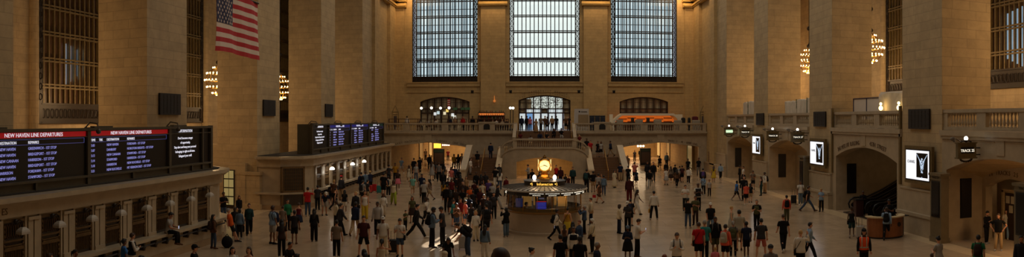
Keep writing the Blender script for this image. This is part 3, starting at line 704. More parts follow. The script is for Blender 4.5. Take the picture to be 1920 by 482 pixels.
def ticket_window(o, x, y, lit=False, nrm=(1,0), shade=True):
    a_ = atan2(nrm[1], nrm[0]); e = Matrix.Translation((x,y,0)) @ Matrix.Rotation(a_, 4, 'Z')
    def T(mb): mb.v = [tuple(e @ Vector(v)) for v in mb.v]; return mb
    f = M(); f.box(-.03,.0,-.5,.5,1.14,2.66); f = T(f).build('ticket_window', DK, o)
    g = M(); 
    for s in (-1,1): g.box(-.02,.05,s*.5-.04,s*.5+.04,1.14,2.7)
    g.box(-.02,.06,-.5,.5,2.62,2.7); g.box(-.02,.06,-.5,.5,2.0,2.06); g.box(-.02,.05,-.5,.5,1.86,1.9); g.box(-.02,.06,-.42,.42,1.72,1.84)
    for i in range(11): q = -.4+.08*i; g.box(.0,.03,q-.012,q+.012,1.25,1.74)
    for i in range(8):
        q = -.38+.11*i; g.tube([(.02,q+.05*cos(t),2.34+.22*sin(t)) for t in [2*PI*k/8 for k in range(9)]],.014,4)
    for s in (-1,1):
        for k_ in range(9): g.ball((.05,s*.43,1.3+.15*k_),(.02,.03,.05),6,4)
    T(g).build('grille', GR, f)
    for s in (-1,1):
        g = M(); g.box(-.02,.10,s*.76-.12,s*.76+.12,1.14,2.62); g.box(-.02,.15,s*.76-.15,s*.76+.15,2.62,2.72); g.box(-.02,.15,s*.76-.15,s*.76+.15,1.14,1.28); g.box(-.02,.07,s*.56-.045,s*.56+.045,1.14,2.78); T(g).build('pilaster', MARBLE, f)
    if not shade: return
    l = M(); l.tube([(.12,.0,2.62),(.3,.0,2.72),(.42,.0,2.66),(.44,.0,2.46)],.018,6); l.ball((.14,.0,2.64),(.07,.09,.09),8,6); l = T(l).build('lamp_bracket', BRONZE, o)
    l2 = M(); l2.loft([[(.44+sx*a_*1,sy*b_,z) for sx,sy in ((-1,-1),(1,-1),(1,1),(-1,1))] for a_,b_,z in ((.05,.08,2.5),(.11,.17,2.42),(.13,.2,2.36),(.13,.2,2.29))]); T(l2).build('lamp_shade', LAMPL if lit else LAMPG, l)
p1 = [(-15.2,8.0),(-15.2,31.1),(-15.5,31.9),(-16.2,32.4),(-17.2,32.6)]
off1 = office(p1, None, 'near marble ticket office carrying the large departure board')
for i in range(12): 
    y = 29.3-i*1.82
    if y > 9: ticket_window(off1, -15.33, y)
p2 = [(-18.2,42.75),(-16.7,42.9),(-15.65,43.8),(-15.2,45.2),(-15.2,69.6),(-15.6,70.2)]
off2 = office(p2, None, 'far marble ticket office under the second departure board')
for i in range(13): ticket_window(off2, -15.33, 46.6+i*1.82, lit=i in (1,4,6), shade=i in (1,4,6))
for i in (1,4,6): lamp('ticket_lamp','POINT',(-14.75,46.6+i*1.82,2.1),9,SOFT,shadow_soft_size=.1)
m = M(); mt_ = fr((-16.02,43.35,0), Vector((1.05,.9,0)), (0,0,1))
m.fbox(mt_,-.75,.75,.3,2.75,-.02,.1); e_ = m.build('end_grille', DK, off2)
m = M(); m.fbox(mt_,-.8,-.68,.3,2.8,0,.16); m.fbox(mt_,.68,.8,.3,2.8,0,.16); m.fbox(mt_,-.8,.8,2.7,2.82,0,.16); m.fbox(mt_,-.8,.8,1.15,1.27,0,.16)
for i in range(9): m.fbox(mt_,-.6+i*.15-.012,-.6+i*.15+.012,1.27,2.7,.1,.14)
for i in range(6): m.fbox(mt_,-.68,.68,1.4+i*.22,1.42+i*.22,.1,.14)
m.build('grille', GR, e_)
m = M(); write(m, fr((-15.19,15.9,2.9),(0,1,0),(0,0,1)), 'ES', .3, 0,0,'LEFT'); m.build('lettering', INC, off1)
# ---- departure boards
BF = mat('board_frame_bronze', (78,68,50), .5, .1, vary=.12, scale=3)
SCR = mat('black_led_panel', (14,10,10), .35)
RED = mat('red_lit_header', (150,16,22), .4, emit=.55); BLU = mat('blue_lit_header', (34,34,120), .4, emit=.5); GRN = mat('green_lit_header', (22,52,44), .4, emit=.35)
TXW = mat('white_led_text', (232,232,246), .4, emit=.75); TXB = mat('lilac_led_text', (150,150,224), .4, emit=.62); LNB = mat('blue_led_line', (84,86,150), .4, emit=.4)
def board(y0, panels, lab, back=.55):
    o = empty('departure_board', (-15.6,y0,3.46), 0, lab, 'departure board', 'departure boards on the ticket offices')
    Y1 = sum(p[0] for p in panels)
    m = M(); m.box(-back-.0,-.05,0,Y1,0,2.08); m.build('cabinet', BF, o)
    m = M(); m.box(-.08,.1,0,Y1,2.0,2.1); m.box(-.08,.05,0,Y1,1.765,1.8); m.box(-.08,.1,0,Y1,.3,.38); m.box(-.08,.06,0,Y1,.0,.06); m.box(-.08,-.02,0,Y1,.06,.3)
    y = 0
    for wd,*_ in panels+[(0,)]: m.box(-.1,.07,y-.1,y+.1,0,2.12); y += wd
    y = 0
    for wd,*_ in panels: m.box(-.04,.08,y+wd/2-.05,y+wd/2+.05,0,.34); y += wd
    if panels[-1][1]=='info': m.box(-.1,.07,Y1-.98,Y1-.86,0,2.1)
    m.build('frame', BF, o)
    m = M(); m.box(-.5,-.45,.0,0.02,0,.02)
    y = 0
    for wd, kind, head, rows in panels:
        k = M(); k.box(-.06,-.03,y+.09,y+wd-.09,.36,2.0); pn = k.build('panel', SCR, o)
        f_ = fr((-.02,y,0),(0,1,0),(0,0,1))
        if kind in ('red','blue','green'):
            k = M(); k.box(-.03,-.01,y+.12,y+wd-.12,1.8,1.98); k.build('header', {'red':RED,'blue':BLU,'green':GRN}[kind], pn)
        k = M(); write(k, fr((-.005,y+wd/2-(.5 if kind=='info' and Y1>12 and y>5 else 0),1.83),(0,1,0),(0,0,1)), head, .185, 0,0,'CENTER',1.12 if kind=='red' else 1.0); 
        if kind != 'info':
            for tx, q in (('TIME',.22),('TRK',.72),('DESTINATION',1.22 if wd>4 else .9),('REMARKS',2.62)): write(k, f_, tx, .135, q, 1.6, 'LEFT', .95)
            k.build('header_lettering', TXW, pn)
            k = M(); k.box(-.03,-.015,y+.12,y+wd-.2,1.735,1.75); k.box(-.03,-.015,y+.12,y+wd-.2,1.56,1.575); k.box(-.03,-.015,y+wd-.215,y+wd-.2,1.56,1.75); k.build('rule', LNB, pn)
            k = M()
            for r, (t_, d_, s_) in enumerate(rows):
                z = 1.4-.19*r; write(k, f_, t_, .135, .22, z); write(k, f_, d_, .135, 1.22, z); write(k, f_, s_+(' - 1ST STOP' if s_ else ''), .135, 2.62, z)
            k.build('lettering', TXB, pn)
        else:
            for r, t_ in enumerate(rows): write(k, f_, t_, .15, wd/2-(.5 if y>5 else .1), 1.52-.2*r, 'CENTER', 1.0)
            k.build('lettering', TXW, pn)
        y += wd
    for q in range(int(Y1/6)+1):
        yy = min(Y1-.6, .2+q*5.94); m = M(); m.tube([(-.3,yy,2.1),(-.1,yy,2.3),(.25,yy,2.25),(.3,yy,2.05)],.03,6); m.ball((.3,yy,1.97),(.1,.1,.1),8,6); m.build('camera_dome', mat('camera_dome_grey',(78,70,60),.3), o)
        if yy+1.5 < Y1: m = M(); m.box(-.3,-.1,yy+.3,yy+1.5,2.08,2.16); m.build('cable_tray', BF, o)
    return o
R1 = [('5:03','NEW HAVEN','FORDHAM'),('5:07','DANBURY','NOROTON HEIGHTS'),('5:13','NEW CANAAN','STAMFORD'),('5:14','STAMFORD','HARRISON'),('5:18','HARRISON','NEW ROCHELLE'),('5:21','NEW ROCHELLE','MT VERNON EAST')]
R0 = [('','NEW HAVEN','GREENWICH'),('','NEW HAVEN','BRIDGEPORT'),('','NEW CANAAN','HARRISON'),('','NEW HAVEN','BRIDGEPORT'),('','HARRISON','FORDHAM'),('','NEW HAVEN','STAMFORD')]
board(15.0,[(5.9,'red','NEW HAVEN LINE DEPARTURES',R0),(5.9,'red','NEW HAVEN LINE DEPARTURES',R1),(3.0+.05,'info','INFORMATION',["Don't become a target","of opportunity.","Stay alert and keep your personal","belongings in sight at all times.","Safeguard your stuff."]),(.96,'plain','',[])] if 0 else
      [(5.9,'red','NEW HAVEN LINE DEPARTURES',R0),(5.9,'red','NEW HAVEN LINE DEPARTURES',R1),(4.0,'info','INFORMATION',["Don't become a target","of opportunity.","Stay alert and keep your personal","belongings in sight at all times.","Safeguard your stuff."])],
      'large departure board with red headers on the near ticket office')
RH = [('5:05','CROTON','YONKERS'),('5:10','','HARLEM'),('5:14','CROTON','MARBLE HILL'),('5:19','POUGHKEEPSIE','OSSINING'),('5:24','CROTON','TARRYTOWN'),('5:30','CROTON','MORRIS HTS')]
board(46.0,[(3.9,'info','INFORMATION',["Don't become a target","of opportunity.","Stay alert and keep your personal","belongings in sight at all times.","Safeguard your stuff."]),(5.94,'blue','HARLEM LINE DEPARTURES',[('5:06','N WHITE PLNS','FORDHAM'),('5:09','SOUTHEAST','WHITE PLAINS'),('5:12','WASSAIC','HARLEM'),('5:16','N WHITE PLNS','FLEETWOOD'),('5:22','CRESTWOOD','MELROSE'),('5:25','SOUTHEAST','MT KISCO')]),(5.94,'blue','HARLEM LINE DEPARTURES',[('5:31','N WHITE PLNS','FORDHAM'),('5:33','BREWSTER','HARTSDALE'),('5:38','N WHITE PLNS','TUCKAHOE'),('5:41','WASSAIC','CHAPPAQUA'),('5:45','SOUTHEAST','SCARSDALE'),('5:50','CRESTWOOD','HARLEM')]),(5.94,'green','HUDSON LINE DEPARTURES',RH)],
      'second departure board with blue and green headers on the far ticket office', back=1.05)
# ================================================================ LOW WALLS ON THE LEFT BETWEEN THE OFFICES
m = M(); m.box(-OW,-BK,42.85,43.4,0,4.2); m.box(-21.4,-19.0,42.5,42.86,0,3.0); struct('wall_left', m, STONE)
m = M(); m.box(-20.55,-19.75,42.42,42.5,0,2.55); struct('door_3', m, BRONZE)
m = M()
for i in range(2):
    for j in range(4): m.box(-20.48+i*.36,-20.17+i*.36,42.38,42.42,.25+j*.58,.75+j*.58)
m.build('door_panes', mat('lamp_lit_door_glass',(200,190,130),.3,emit=.22), bpy.data.objects['door_3'])
m = M(); m.box(-17.2,-18.6+.4,70.4,70.8,0,3.2); m.box(-18.35,-17.4,76,78.9,0,3.1); struct('wall_left', m, MARBLE)
SHOPG = mat('lit_shop_glass', (226,206,150), .3, emit=.35)
for k,(ya,yb) in enumerate(((73.8,75.4),(75.7,77.3))):
    m = M(); m.box(-17.4,-17.36,ya,yb,.2,2.1); m.box(-17.4,-17.36,ya,yb,2.3,2.75); o = struct('window_%d' % (17+k), m, SHOPG)
    m = M(); m.box(-17.45,-17.3,ya-.1,ya,0,2.9); m.box(-17.45,-17.3,yb,yb+.1,0,2.9); m.box(-17.45,-17.3,ya,yb,2.1,2.3); m.box(-17.45,-17.3,ya,yb,2.75,2.9); m.build('frame', MARBLE, o)
m = M(); m.box(-18.3,-17.46,73.6,77.6,0,3.4); struct('wall_left', m, MARBLE)
# ================================================================ INFORMATION BOOTH
BX, BY = 0.0, 37.7
booth = empty('information_booth', (BX,BY,0), 0, 'round marble and brass information booth in the middle of the floor, topped by a clock', 'information booth')
def B(mb, nm, mm, par=None, sm=False): return mb.build(nm, mm, par or booth, smooth=sm)
k = M(); k.lathe([(1.98,0),(1.98,.12),(1.9,.16),(1.9,1.08),(1.93,1.1)],(0,0,0),64); B(k,'base',mat('pale_booth_marble',(186,168,144),.35,vary=.08,scale=2))
k = M(); k.lathe([(1.93,1.08),(2.12,1.1),(2.16,1.14),(2.16,1.19),(2.1,1.21),(1.6,1.21)],(0,0,0),64); B(k,'counter',mat('brass_edged_counter',(150,112,60),.3,.5))
k = M(); k.lathe([(1.94,1.21),(1.94,1.34),(1.97,1.36),(1.9,1.36),(1.9,1.21)],(0,0,0),64)
k.lathe([(2.02,2.0),(2.04,2.04),(2.04,2.22),(2.0,2.22),(1.94,2.0)],(0,0,0),64); B(k,'brass_rails',BRONZE_L)
for i in range(16):
    a = 2*PI*(i+.5)/16; k = M(); k.tube([(1.95*cos(a),1.95*sin(a),1.2),(1.95*cos(a),1.95*sin(a),2.1)],.02,8); B(k,'post',GOLD)
GLASS = bpy.data.materials.new('clear_booth_glass'); GLASS.use_nodes = True; nt = GLASS.node_tree
tr = nt.nodes.new('ShaderNodeBsdfTransparent'); gl = nt.nodes.new('ShaderNodeBsdfGlossy'); gl.inputs['Roughness'].default_value = .05; mxs = nt.nodes.new('ShaderNodeMixShader'); mxs.inputs[0].default_value = .1
nt.links.new(tr.outputs[0],mxs.inputs[1]); nt.links.new(gl.outputs[0],mxs.inputs[2]); nt.links.new(mxs.outputs[0],nt.nodes['Material Output'].inputs[0])
k = M(); k.lathe([(1.92,1.34),(1.92,2.02),(1.915,2.02),(1.915,1.34)],(0,0,0),64); B(k,'glass',GLASS)
ROOF = mat('booth_roof_slats',(176,168,156),.35,0)
k = M(); k.lathe([(2.02,2.2),(2.26,2.2),(2.28,2.24),(2.24,2.3),(1.2,2.42),(1.0,2.42)],(0,0,0),64); rf = B(k,'roof',ROOF)
k = M()
for i in range(48):
    a = 2*PI*i/48; e = Matrix.Rotation(a,4,'Z'); vs = [e @ Vector(v) for v in ((1.1,-.02,2.425),(1.1,.02,2.425),(2.24,.035,2.305),(2.24,-.035,2.305),(1.1,-.02,2.46),(1.1,.02,2.46),(2.24,.035,2.34),(2.24,-.035,2.34))]
    k.add(vs,[(0,1,2,3),(7,6,5,4),(0,4,5,1),(1,5,6,2),(2,6,7,3),(3,7,4,0)])
k.build('roof_ribs', mat('dark_roof_ribs',(70,62,54),.4,.1), rf)
# lettering band signs under the roof
for i in range(-4,4):
    a = -PI/2+(i+.5)*2*PI/16; k = M(); mt_ = fr((2.05*cos(a),2.05*sin(a),2.1),(-sin(a),cos(a),0),(0,0,1)); k.fbox(mt_,-.36,.36,-.1,.11,-.01,.012); sg = B(k,'sign_band',BLACK)
    if i >= -1 or i == -4:
        k = M(); write(k, fr((2.07*cos(a),2.07*sin(a),2.12),(-sin(a),cos(a),0),(0,0,1)), 'METRO-NORTH RAILROAD', .06,0,0,'CENTER'); write(k, fr((2.07*cos(a),2.07*sin(a),2.03),(-sin(a),cos(a),0),(0,0,1)), 'INFORMATION', .06,0,0,'CENTER'); k.build('lettering', LET_W, sg)
# drum with the word
k = M(); k.lathe([(1.05,2.4),(1.08,2.42),(1.08,2.62),(1.12,2.66),(.95,2.68),(.3,2.74)],(0,0,0),48); B(k,'drum',BRONZE)
YEL = mat('lit_amber_letters',(255,196,84),.4,emit=1.6)
k = M()
word = 'Information'
for i,ch in enumerate(word):
    a = -PI/2+(i-(len(word)-1)/2)*.072; write(k, fr((1.1*cos(a),1.1*sin(a),2.47),(-sin(a),cos(a),0),(0,0,1)), ch, .2,0,0,'CENTER')
for a in (-PI/2-.62,-PI/2+.62): write(k, fr((1.1*cos(a),1.1*sin(a),2.47),(-sin(a),cos(a),0),(0,0,1)), ')', .2,0,0,'CENTER'); k.ball((1.09*cos(a-.08),1.09*sin(a-.08),2.53),.035,8,6)
B(k,'lettering',YEL)
GL = mat('lit_opal_globe',(255,240,214),.3,emit=5)
for s in (-1,1):
    k = M(); k.ball((s*.53,-.45,2.83),(.095,.095,.14),16,10); B(k,'globe_lamp',GL,sm=True)
    k = M(); k.lathe([(.09,2.66),(.07,2.7)],(s*.53,-.45,0),12); B(k,'lamp_socket',GOLD)
# pedestal and four faced clock
k = M(); k.lathe([(.42,2.7),(.36,2.78),(.26,2.86),(.24,2.95),(.3,3.0),(.22,3.04),(.2,3.1),(.26,3.12)],(0,0,0),8); k.box(-.26,.26,-.26,.26,2.7,2.85); B(k,'pedestal',GOLD)
clk = empty('clock',(0,0,3.46)); clk.parent = booth; clk.scale = (.9,.9,.9)
k = M(); k.ball((0,0,0),(.4,.4,.44),24,16); k.lathe([(.1,.42),(.14,.46),(.06,.5),(.05,.56),(.01,.62)],(0,0,0),12); k.lathe([(.2,-.44),(.26,-.38),(.2,-.34)],(0,0,0),12); k.build('case', mat('old_brass',(120,86,40),.35,.9), clk, smooth=True)
FACE = mat('lit_opal_dial',(255,226,150),.4,emit=1.35)
for i in range(4):
    e = Matrix.Rotation(i*PI/2,4,'Z')
    k = M(); k.lathe([(.33,.0),(.33,.05),(.3,.07),(.1,.09),(.001,.095)],(0,0,0),32, mt=e @ Matrix.Translation((0,-.35,0)) @ Matrix.Rotation(PI/2,4,'X')); 
    d = k.build('dial', FACE, clk, smooth=True)
    k = M(); f_ = e @ Matrix.Translation((0,-.45,0)) @ Matrix.Rotation(PI/2,4,'X')
    k.add([f_ @ Vector(v) for v in ((-.012,-.03,0),(.012,-.03,0),(.006,.26,0),(-.006,.26,0))],[(0,1,2,3)]); n0 = len(k.v)-4
    k.v = []; k.f = []
    for nm_, ang, L_, wd in (('minute_hand',-42*6,.27,.012),('hour_hand',-111,.19,.018)):
        k = M(); k.fbox(f_ @ Matrix.Rotation(radians(ang),4,'Z'),-wd,wd,-.06,L_,-.002,.006); k.build(nm_, BLACK, d)
    k = M()
    for h_ in range(12): r_ = f_ @ Matrix.Rotation(radians(h_*30),4,'Z'); k.fbox(r_,-.008,.008,.25,.29,-.03,-.015)
    k.build('hour_marks', BLACK, d)
    k = M(); k.lathe([(.33,.03),(.36,.04),(.37,.07),(.34,.09),(.33,.07)],(0,0,0),32, mt=e @ Matrix.Translation((0,-.35,0)) @ Matrix.Rotation(PI/2,4,'X')); k.build('dial_rim', GOLD, d, smooth=True)
for sx in (-1,1):
    for sz in (-1,1):
        k = M(); k.ball((sx*.3,-.28,sz*.32),.045,10,8); k.build('corner_boss', GOLD, clk, smooth=True)
lamp('booth_globe_light','POINT',(.53,BY-.75,2.95),10,WARM,shadow_soft_size=.15); lamp('booth_globe_light','POINT',(-.53,BY-.75,2.95),10,WARM,shadow_soft_size=.15); lamp('clock_light','POINT',(0,BY-1.0,3.5),8,WARM,shadow_soft_size=.3)
lamp('booth_inside_lamp','POINT',(.45,BY-.9,2.0),60,WARM,shadow_soft_size=.25)
# inside the booth
k = M(); k.lathe([(.5,0),(.5,2.2)],(0,0,0),16); B(k,'core',BRONZE)
k = M(); k.lathe([(1.7,1.0),(1.7,1.04),(.5,1.04)],(0,0,0),32); B(k,'inner_desk',mat('inner_desk_cream',(200,170,120),.4))
for a_ in (.5,1.2,1.9,2.6): k = M(); k.box(1.1*cos(a_)-.25,1.1*cos(a_)+.25,1.1*sin(a_)-.02,1.1*sin(a_)+.02,1.2,1.95); B(k,'rack',mat('amber_glow_rack',(190,140,70),.5,emit=.25))  # glow added to the racks to suggest a lit booth interior
k = M(); k.box(-.46,.12,-1.35,-1.28,1.22,1.98); sc = B(k,'timetable_screen',BLACK)
k = M()
for i in range(5): k.box(-.43,.09,-1.36,-1.355,1.28+i*.075,1.33+i*.075)
k.build('screen_rows', mat('blue_screen_rows',(30,44,150),.4,emit=.8), sc)
k = M(); k.box(-.43,.09,-1.36,-1.355,1.66,1.69); k.build('screen_red_row', mat('red_screen_row',(170,20,40),.4,emit=.8), sc); k = M(); k.box(-.28,-.02,-1.36,-1.355,1.8,1.86); k.build('screen_title', mat('grey_screen_row',(90,90,120),.4,emit=.5), sc)
for a_,c_ in ((-2.78,(40,48,90)),(2.4,(150,140,120))):
    k = M(); k.box(1.4*cos(a_)-.2,1.4*cos(a_)+.2,1.4*sin(a_)-.03,1.4*sin(a_),1.3,1.75); B(k,'monitor',mat('monitor_%d'%c_[0],c_,.3,emit=.3))
for i in range(7):
    a = -PI/2+(i-3)*.42+.25; 
    if abs(i-2) < 1: continue
    k = M(); k.box(1.55*cos(a)-.14,1.55*cos(a)+.14,1.55*sin(a)-.1,1.55*sin(a)+.1,1.21,1.24+.05*(i%3)); tag(k.build('brochure_stack', mat('brochure_%d'%(i%3),[(210,190,150),(190,160,110),(220,214,200)][i%3],.6)), ).location = (BX,BY,0)
    bpy.data.objects[-1] if 0 else None
i = 0
POSN = ['at the far left','left of the clerk','','left of the timetable screen','right of the timetable screen','by the right windows','at the far right']
bro = [o for o in bpy.data.objects if o.name.startswith('brochure_stack')]
for o, q in zip(sorted(bro, key=lambda o: o.data.vertices[0].co.x), ['at the far left','left of the clerk','beside the clerk','right of the timetable screen','by the right hand panes','at the far right']): tag(o, 'stack of brochures on the counter inside the booth, '+q, 'brochures', 'brochures inside the booth')
# ================================================================ CHANDELIERS
CH = mat('lit_chandelier_bulb',(255,226,160),.3,emit=6)
def chandelier(loc, lab):
    o = empty('chandelier', loc, 0, lab, 'chandelier', 'gilt chandeliers in the side aisles')
    k = M()
    for (r,z) in ((.45,1.0),(.95,.55),(1.1,.0),(.95,-.55),(.5,-1.0)): k.tube([(r*cos(a),r*sin(a),z) for a in [2*PI*j/24 for j in range(25)]],.035,6)
    for j in range(16):
        a = 2*PI*j/16; k.tube([(r*cos(a),r*sin(a),z) for r,z in ((.12,1.25),(.45,1.0),(.95,.55),(1.1,0),(.95,-.55),(.5,-1.0),(.05,-1.2))],.022,5)
    k.build('frame', GOLD, o)
    k = M(); k.ball((0,0,3.2),.22,12,8); k.lathe([(.05,1.2),(.2,1.35),(.25,1.5),(.08,1.7),(.03,1.8)],(0,0,0),10); k.tube([(0,0,1.7),(0,0,16)],.03,6); k.build('chain', BRONZE, o)
    bm_ = M(); bm_.ball((0,0,0),(.055,.055,.075),8,6); bme = bm_.mesh('bulb'); bme.materials.append(CH)
    for r,z,n_ in ((.48,1.05,10),(1.0,.6,20),(1.16,.05,24),(1.0,-.5,20),(.55,-.98,12),(.2,-1.15,5)):
        for j in range(n_): b_ = bpy.data.objects.new('bulb',bme); COL.objects.link(b_); b_.parent = o; a = 2*PI*j/n_; b_.location = (r*cos(a),r*sin(a),z)
    return o
for s, z in ((-1,9.0),(1,11.6)):
    for y in (51.6,65.2):
        nm = {(-1,51.6):'chandelier beside the flag, partly hidden by the third left pier',(-1,65.2):'chandelier beside the fourth left pier, above the second departure board',(1,51.6):'right hand chandelier peeking round the pier, nearest the tall grille window',(1,65.2):'right hand chandelier hanging on a long chain left of the middle pier'}[(s,y)]
        chandelier((s*25.4,y,z), nm)
    for y in (11.0,24.5): lamp('chandelier_and_fill_light','POINT',(s*(22.5 if y<20 else 24.5),y,z-1.0),620 if s>0 else 420,WARM,shadow_soft_size=.9)  # lights for unseen near-bay chandeliers, added to warm the pier sides
    for y in (38.1,51.6,65.2): lamp('chandelier_and_fill_light','POINT',(s*25.2,y+0,z-1.9),(700 if y>40 else 380) if s>0 else 420,WARM,shadow_soft_size=.9)
lamp('chandelier_and_fill_light','POINT',(25.2,78.0,10),600,WARM,shadow_soft_size=.9)  # fill added to brighten the far right aisle wall; no chandelier hangs here
# ================================================================ FLAG
fa = 14.0; fy0, fy1 = fa/.4985, fa/.4246; fz0 = 8.9; FH = 2.78; FL = fy1-fy0
fl = empty('flag', (-fa, fy0, fz0), 0, 'American flag hanging from wires above the left side of the hall', 'flag')
def flagmap(u, v, off=0):                               # u along length 0..1, v up 0..1
    wv = .07*sin(u*9+v*1.5)*(1-.3*v)+.03*sin(u*21+v*4)
    return (wv+off, u*FL, v*FH+.10*sin(u*5)*(1-v)*.5)
def patch(k, u0,u1,v0,v1,off,nu=14,nv=2):
    for i in range(nu):
        for j in range(nv):
            q = [(u0+(u1-u0)*a/nu, v0+(v1-v0)*b_/nv) for a,b_ in ((i,j),(i+1,j),(i+1,j+1),(i,j+1))]; k.add([flagmap(a,b_,off) for a,b_ in q]+[flagmap(a,b_,off-.01) for a,b_ in q],[(0,1,2,3),(7,6,5,4),(0,4,5,1),(1,5,6,2),(2,6,7,3),(3,7,4,0)])
FR = mat('flag_red',(178,34,40),.8); FW = mat('flag_white',(214,196,182),.8); FB = mat('flag_blue',(38,38,72),.8)
k = M(); [patch(k,0,1,i/13,(i+1)/13,0) for i in range(0,13,2)]; k.build('red_stripes',FR,fl)
k = M(); [patch(k,0,1,i/13,(i+1)/13,0) for i in range(1,13,2)]; k.build('white_stripes',FW,fl)
k = M(); patch(k,0,.4,6/13,1,.012,8,6); k.build('canton',FB,fl)
k = M()
for r in range(9):
    for c in range(6 if r%2==0 else 5):
        u = .4*(c+(.5 if r%2==0 else 1.0))/6; v = 6/13+(7/13)*(r+.5)/9; x_,y_,z_ = flagmap(u,v,.026); pts = [(x_, y_+(.085 if q%2==0 else .035)*sin(q*PI/5), z_+(.085 if q%2==0 else .035)*cos(q*PI/5)) for q in range(10)]
        k.add(pts+[(p[0]-.01,p[1],p[2]) for p in pts],[tuple(range(10)),tuple(range(19,9,-1))])
k.build('stars',FW,fl)
k = M(); k.tube([(0,0,FH+.02),(0,FL,FH+.02)],.04,6); k.tube([(0,.1,FH),(0,.1,24)],.012,4); k.tube([(0,FL-.1,FH),(0,FL-.1,24)],.012,4); k.build('hanging_wires',BLACK,fl)
# ================================================================ THINGS ON THE WEST BALCONY
GLB = mat('lit_lamp_globe',(255,246,230),.3,emit=3)
def pos(px, y): return (px-CX)/F, y
def bx(px, Y): return Y*tan((px-CX)/F)
def bz(py, rho): return EYE-(py-CY)*rho/F
for i,(px,Y,lab) in enumerate(((790,82,'leftmost'),(809,80.8,'second from left'),(826,82,'third from left'),(842,80.8,'fourth from left'),(957,82,'beside the central doors, left one'),(962,82.6,'beside the central doors, right one'))):
    o = empty('globe_lamp_post', (bx(px,Y),Y,4.57), 0, 'globe lamp on a dark post on the west balcony, '+lab, 'lamp', 'globe lamps on the west balcony')
    k = M(); k.lathe([(.16,0),(.14,.15),(.05,.3),(.045,2.4),(.1,2.45)],(0,0,0),10); k.build('post',BLACK,o); k = M(); k.ball((0,0,2.62),.15,14,10); k.build('globe',GLB,o,smooth=True)
# timber rail screens in front of the restaurant
WD = mat('dark_rail_wood',(84,48,26),.5)
for a,b_,lab in ((-17.8,-13.2,'far left'),(-13.0,-8.8,'in front of the dining tables'),(-8.6,-4.0,'left of the central stair')):
    o = empty('timber_rail', ((a+b_)/2,80.0,4.57), 0, 'low timber and brass dining rail on the balcony, '+lab, 'railing', 'dining rails on the balcony'); W_ = (b_-a)/2
    k = M(); k.box(-W_,W_,-.04,.04,1.3,1.38); k.box(-W_,W_,-.03,.03,.95,1.0)
    k.build('top_rail',WD,o)
    for q in range(5): k = M(); x = -W_+.04+(2*W_-.08)*q/4; k.box(x-.04,x+.04,-.04,.04,0,1.36); k.build('post',WD,o)
# back bar
o = empty('back_bar', (bx(921,83.8),83.8,4.57), 0, 'lit back bar stacked with bottles on the balcony', 'bar')
k = M(); k.box(-1.55,1.55,-.1,.5,0,1.0); k.box(-1.6,1.6,.3,.5,1.0,2.15); k.build('cabinet',WD,o)
k = M(); [k.box(-1.5,1.5,-.05,.3,z,z+.04) for z in (1.35,1.72,2.1)]; k.build('shelf',WD,o)
k = M(); k.box(-1.5,1.5,.28,.3,1.8,2.02); k.build('light_strip',mat('amber_light_strip',(236,130,60),.4,emit=.9),o)
rb = random.Random(4); bcols = [(60,90,50),(120,70,30),(170,150,120),(40,60,50),(150,60,40)]
bts = []
for r_,z in enumerate((1.39,1.76,2.14)):
    for i in range(14):
        h = rb.uniform(.2,.3); c_ = rb.choice(bcols); key = 'bottle_glass_%d'%c_[0]
        k = M(); k.lathe([(.045,0),(.045,h*.6),(.015,h*.78),(.015,h)],(0,0,0),8); b_ = k.build('bottle', mat(key,c_,.15)); b_.location = (bx(921,83.8)-1.4+i*.215,83.85,4.57+z)
        tag(b_, '%s bottle, %s from left on the %s shelf of the balcony bar' % ({60:'green',120:'brown',170:'pale',40:'dark green',150:'red brown'}[c_[0]],['first','second','third','fourth','fifth','sixth','seventh','eighth','ninth','tenth','eleventh','twelfth','thirteenth','fourteenth'][i],['lowest','middle','top'][r_]), 'bottle', 'bottles on the %s bar shelf' % ['lowest','middle','top'][r_])
# restaurant tables
for i,(px,Y) in enumerate(((760,81.2),(785,81.6),(838,81.4),(868,81.2),(905,81.4),(935,81.2))):
    o = empty('dining_table', (bx(px,Y),Y,4.57), 0, 'small dining table on the balcony, %s' % ['at the far left end','below the leftmost globe lamp','under the fourth globe lamp','right of the globe lamps','left of the back bar','in front of the right end of the back bar'][i], 'table', 'dining tables on the balcony')
    k = M(); k.lathe([(.4,.72),(.4,.76)],(0,0,0),20); k.build('tabletop',WD,o); k = M(); k.lathe([(.25,0),(.22,.04),(.04,.08),(.04,.72)],(0,0,0),12); k.build('pedestal',BLACK,o)
# bright shop glimpsed through the left arch window
for i,(px,py,c_) in enumerate(((815,213,(226,234,236)),(821,211,(200,224,230)),(833,212,(236,226,190)),(848,215,(230,238,240)),(852,219,(220,226,214)),(838,207,(250,220,120)))):
    k = M(); x = bx(px,84.6); z = EYE-(py-CY)*84.8/F; k.box(x-.16,x+.16,84.86,84.96,z-.2,z+.16); tag(k.build('backlit_shelf_card', mat('lit_card_%d'%i,c_,.4,emit=.7)), 'small backlit panel behind the left balcony restaurant, %s' % ['leftmost','second from left','below the flag','near the right end','lowest','yellow and topmost'][i], 'panel', 'backlit panels behind the restaurant')
k = M(); x = bx(841,84.6); [k.box(x-.16,x+.16,84.8,84.86,7.0+i*.24,7.0+i*.24+.12) for i in range(6)]; o = k.build('hanging_flag', FR); tag(o,'small red and white striped flag in the left arched window','flag')
k = M(); [k.box(x-.16,x+.16,84.81,84.85,7.12+i*.24,7.12+i*.24+.12) for i in range(5)]; k.build('white_stripes',FW,o)
# green awnings by the arch window
for i,(px,w_) in enumerate(((853,.25),(876,.3),(867,.2))):
    k = M(); x = bx(px,84.2); k.prism([(84.2,7.0),(84.6,7.3),(84.6,7.0)], lambda u,v:(x-w_,u,v), lambda u,v:(x+w_,u,v)); tag(k.build('green_awning', mat('green_awning_cloth',(34,84,54),.7)), 'small green canopy by the left arched window, %s' % ['left one','right one','middle one'][i],'awning','green canopies behind the restaurant')
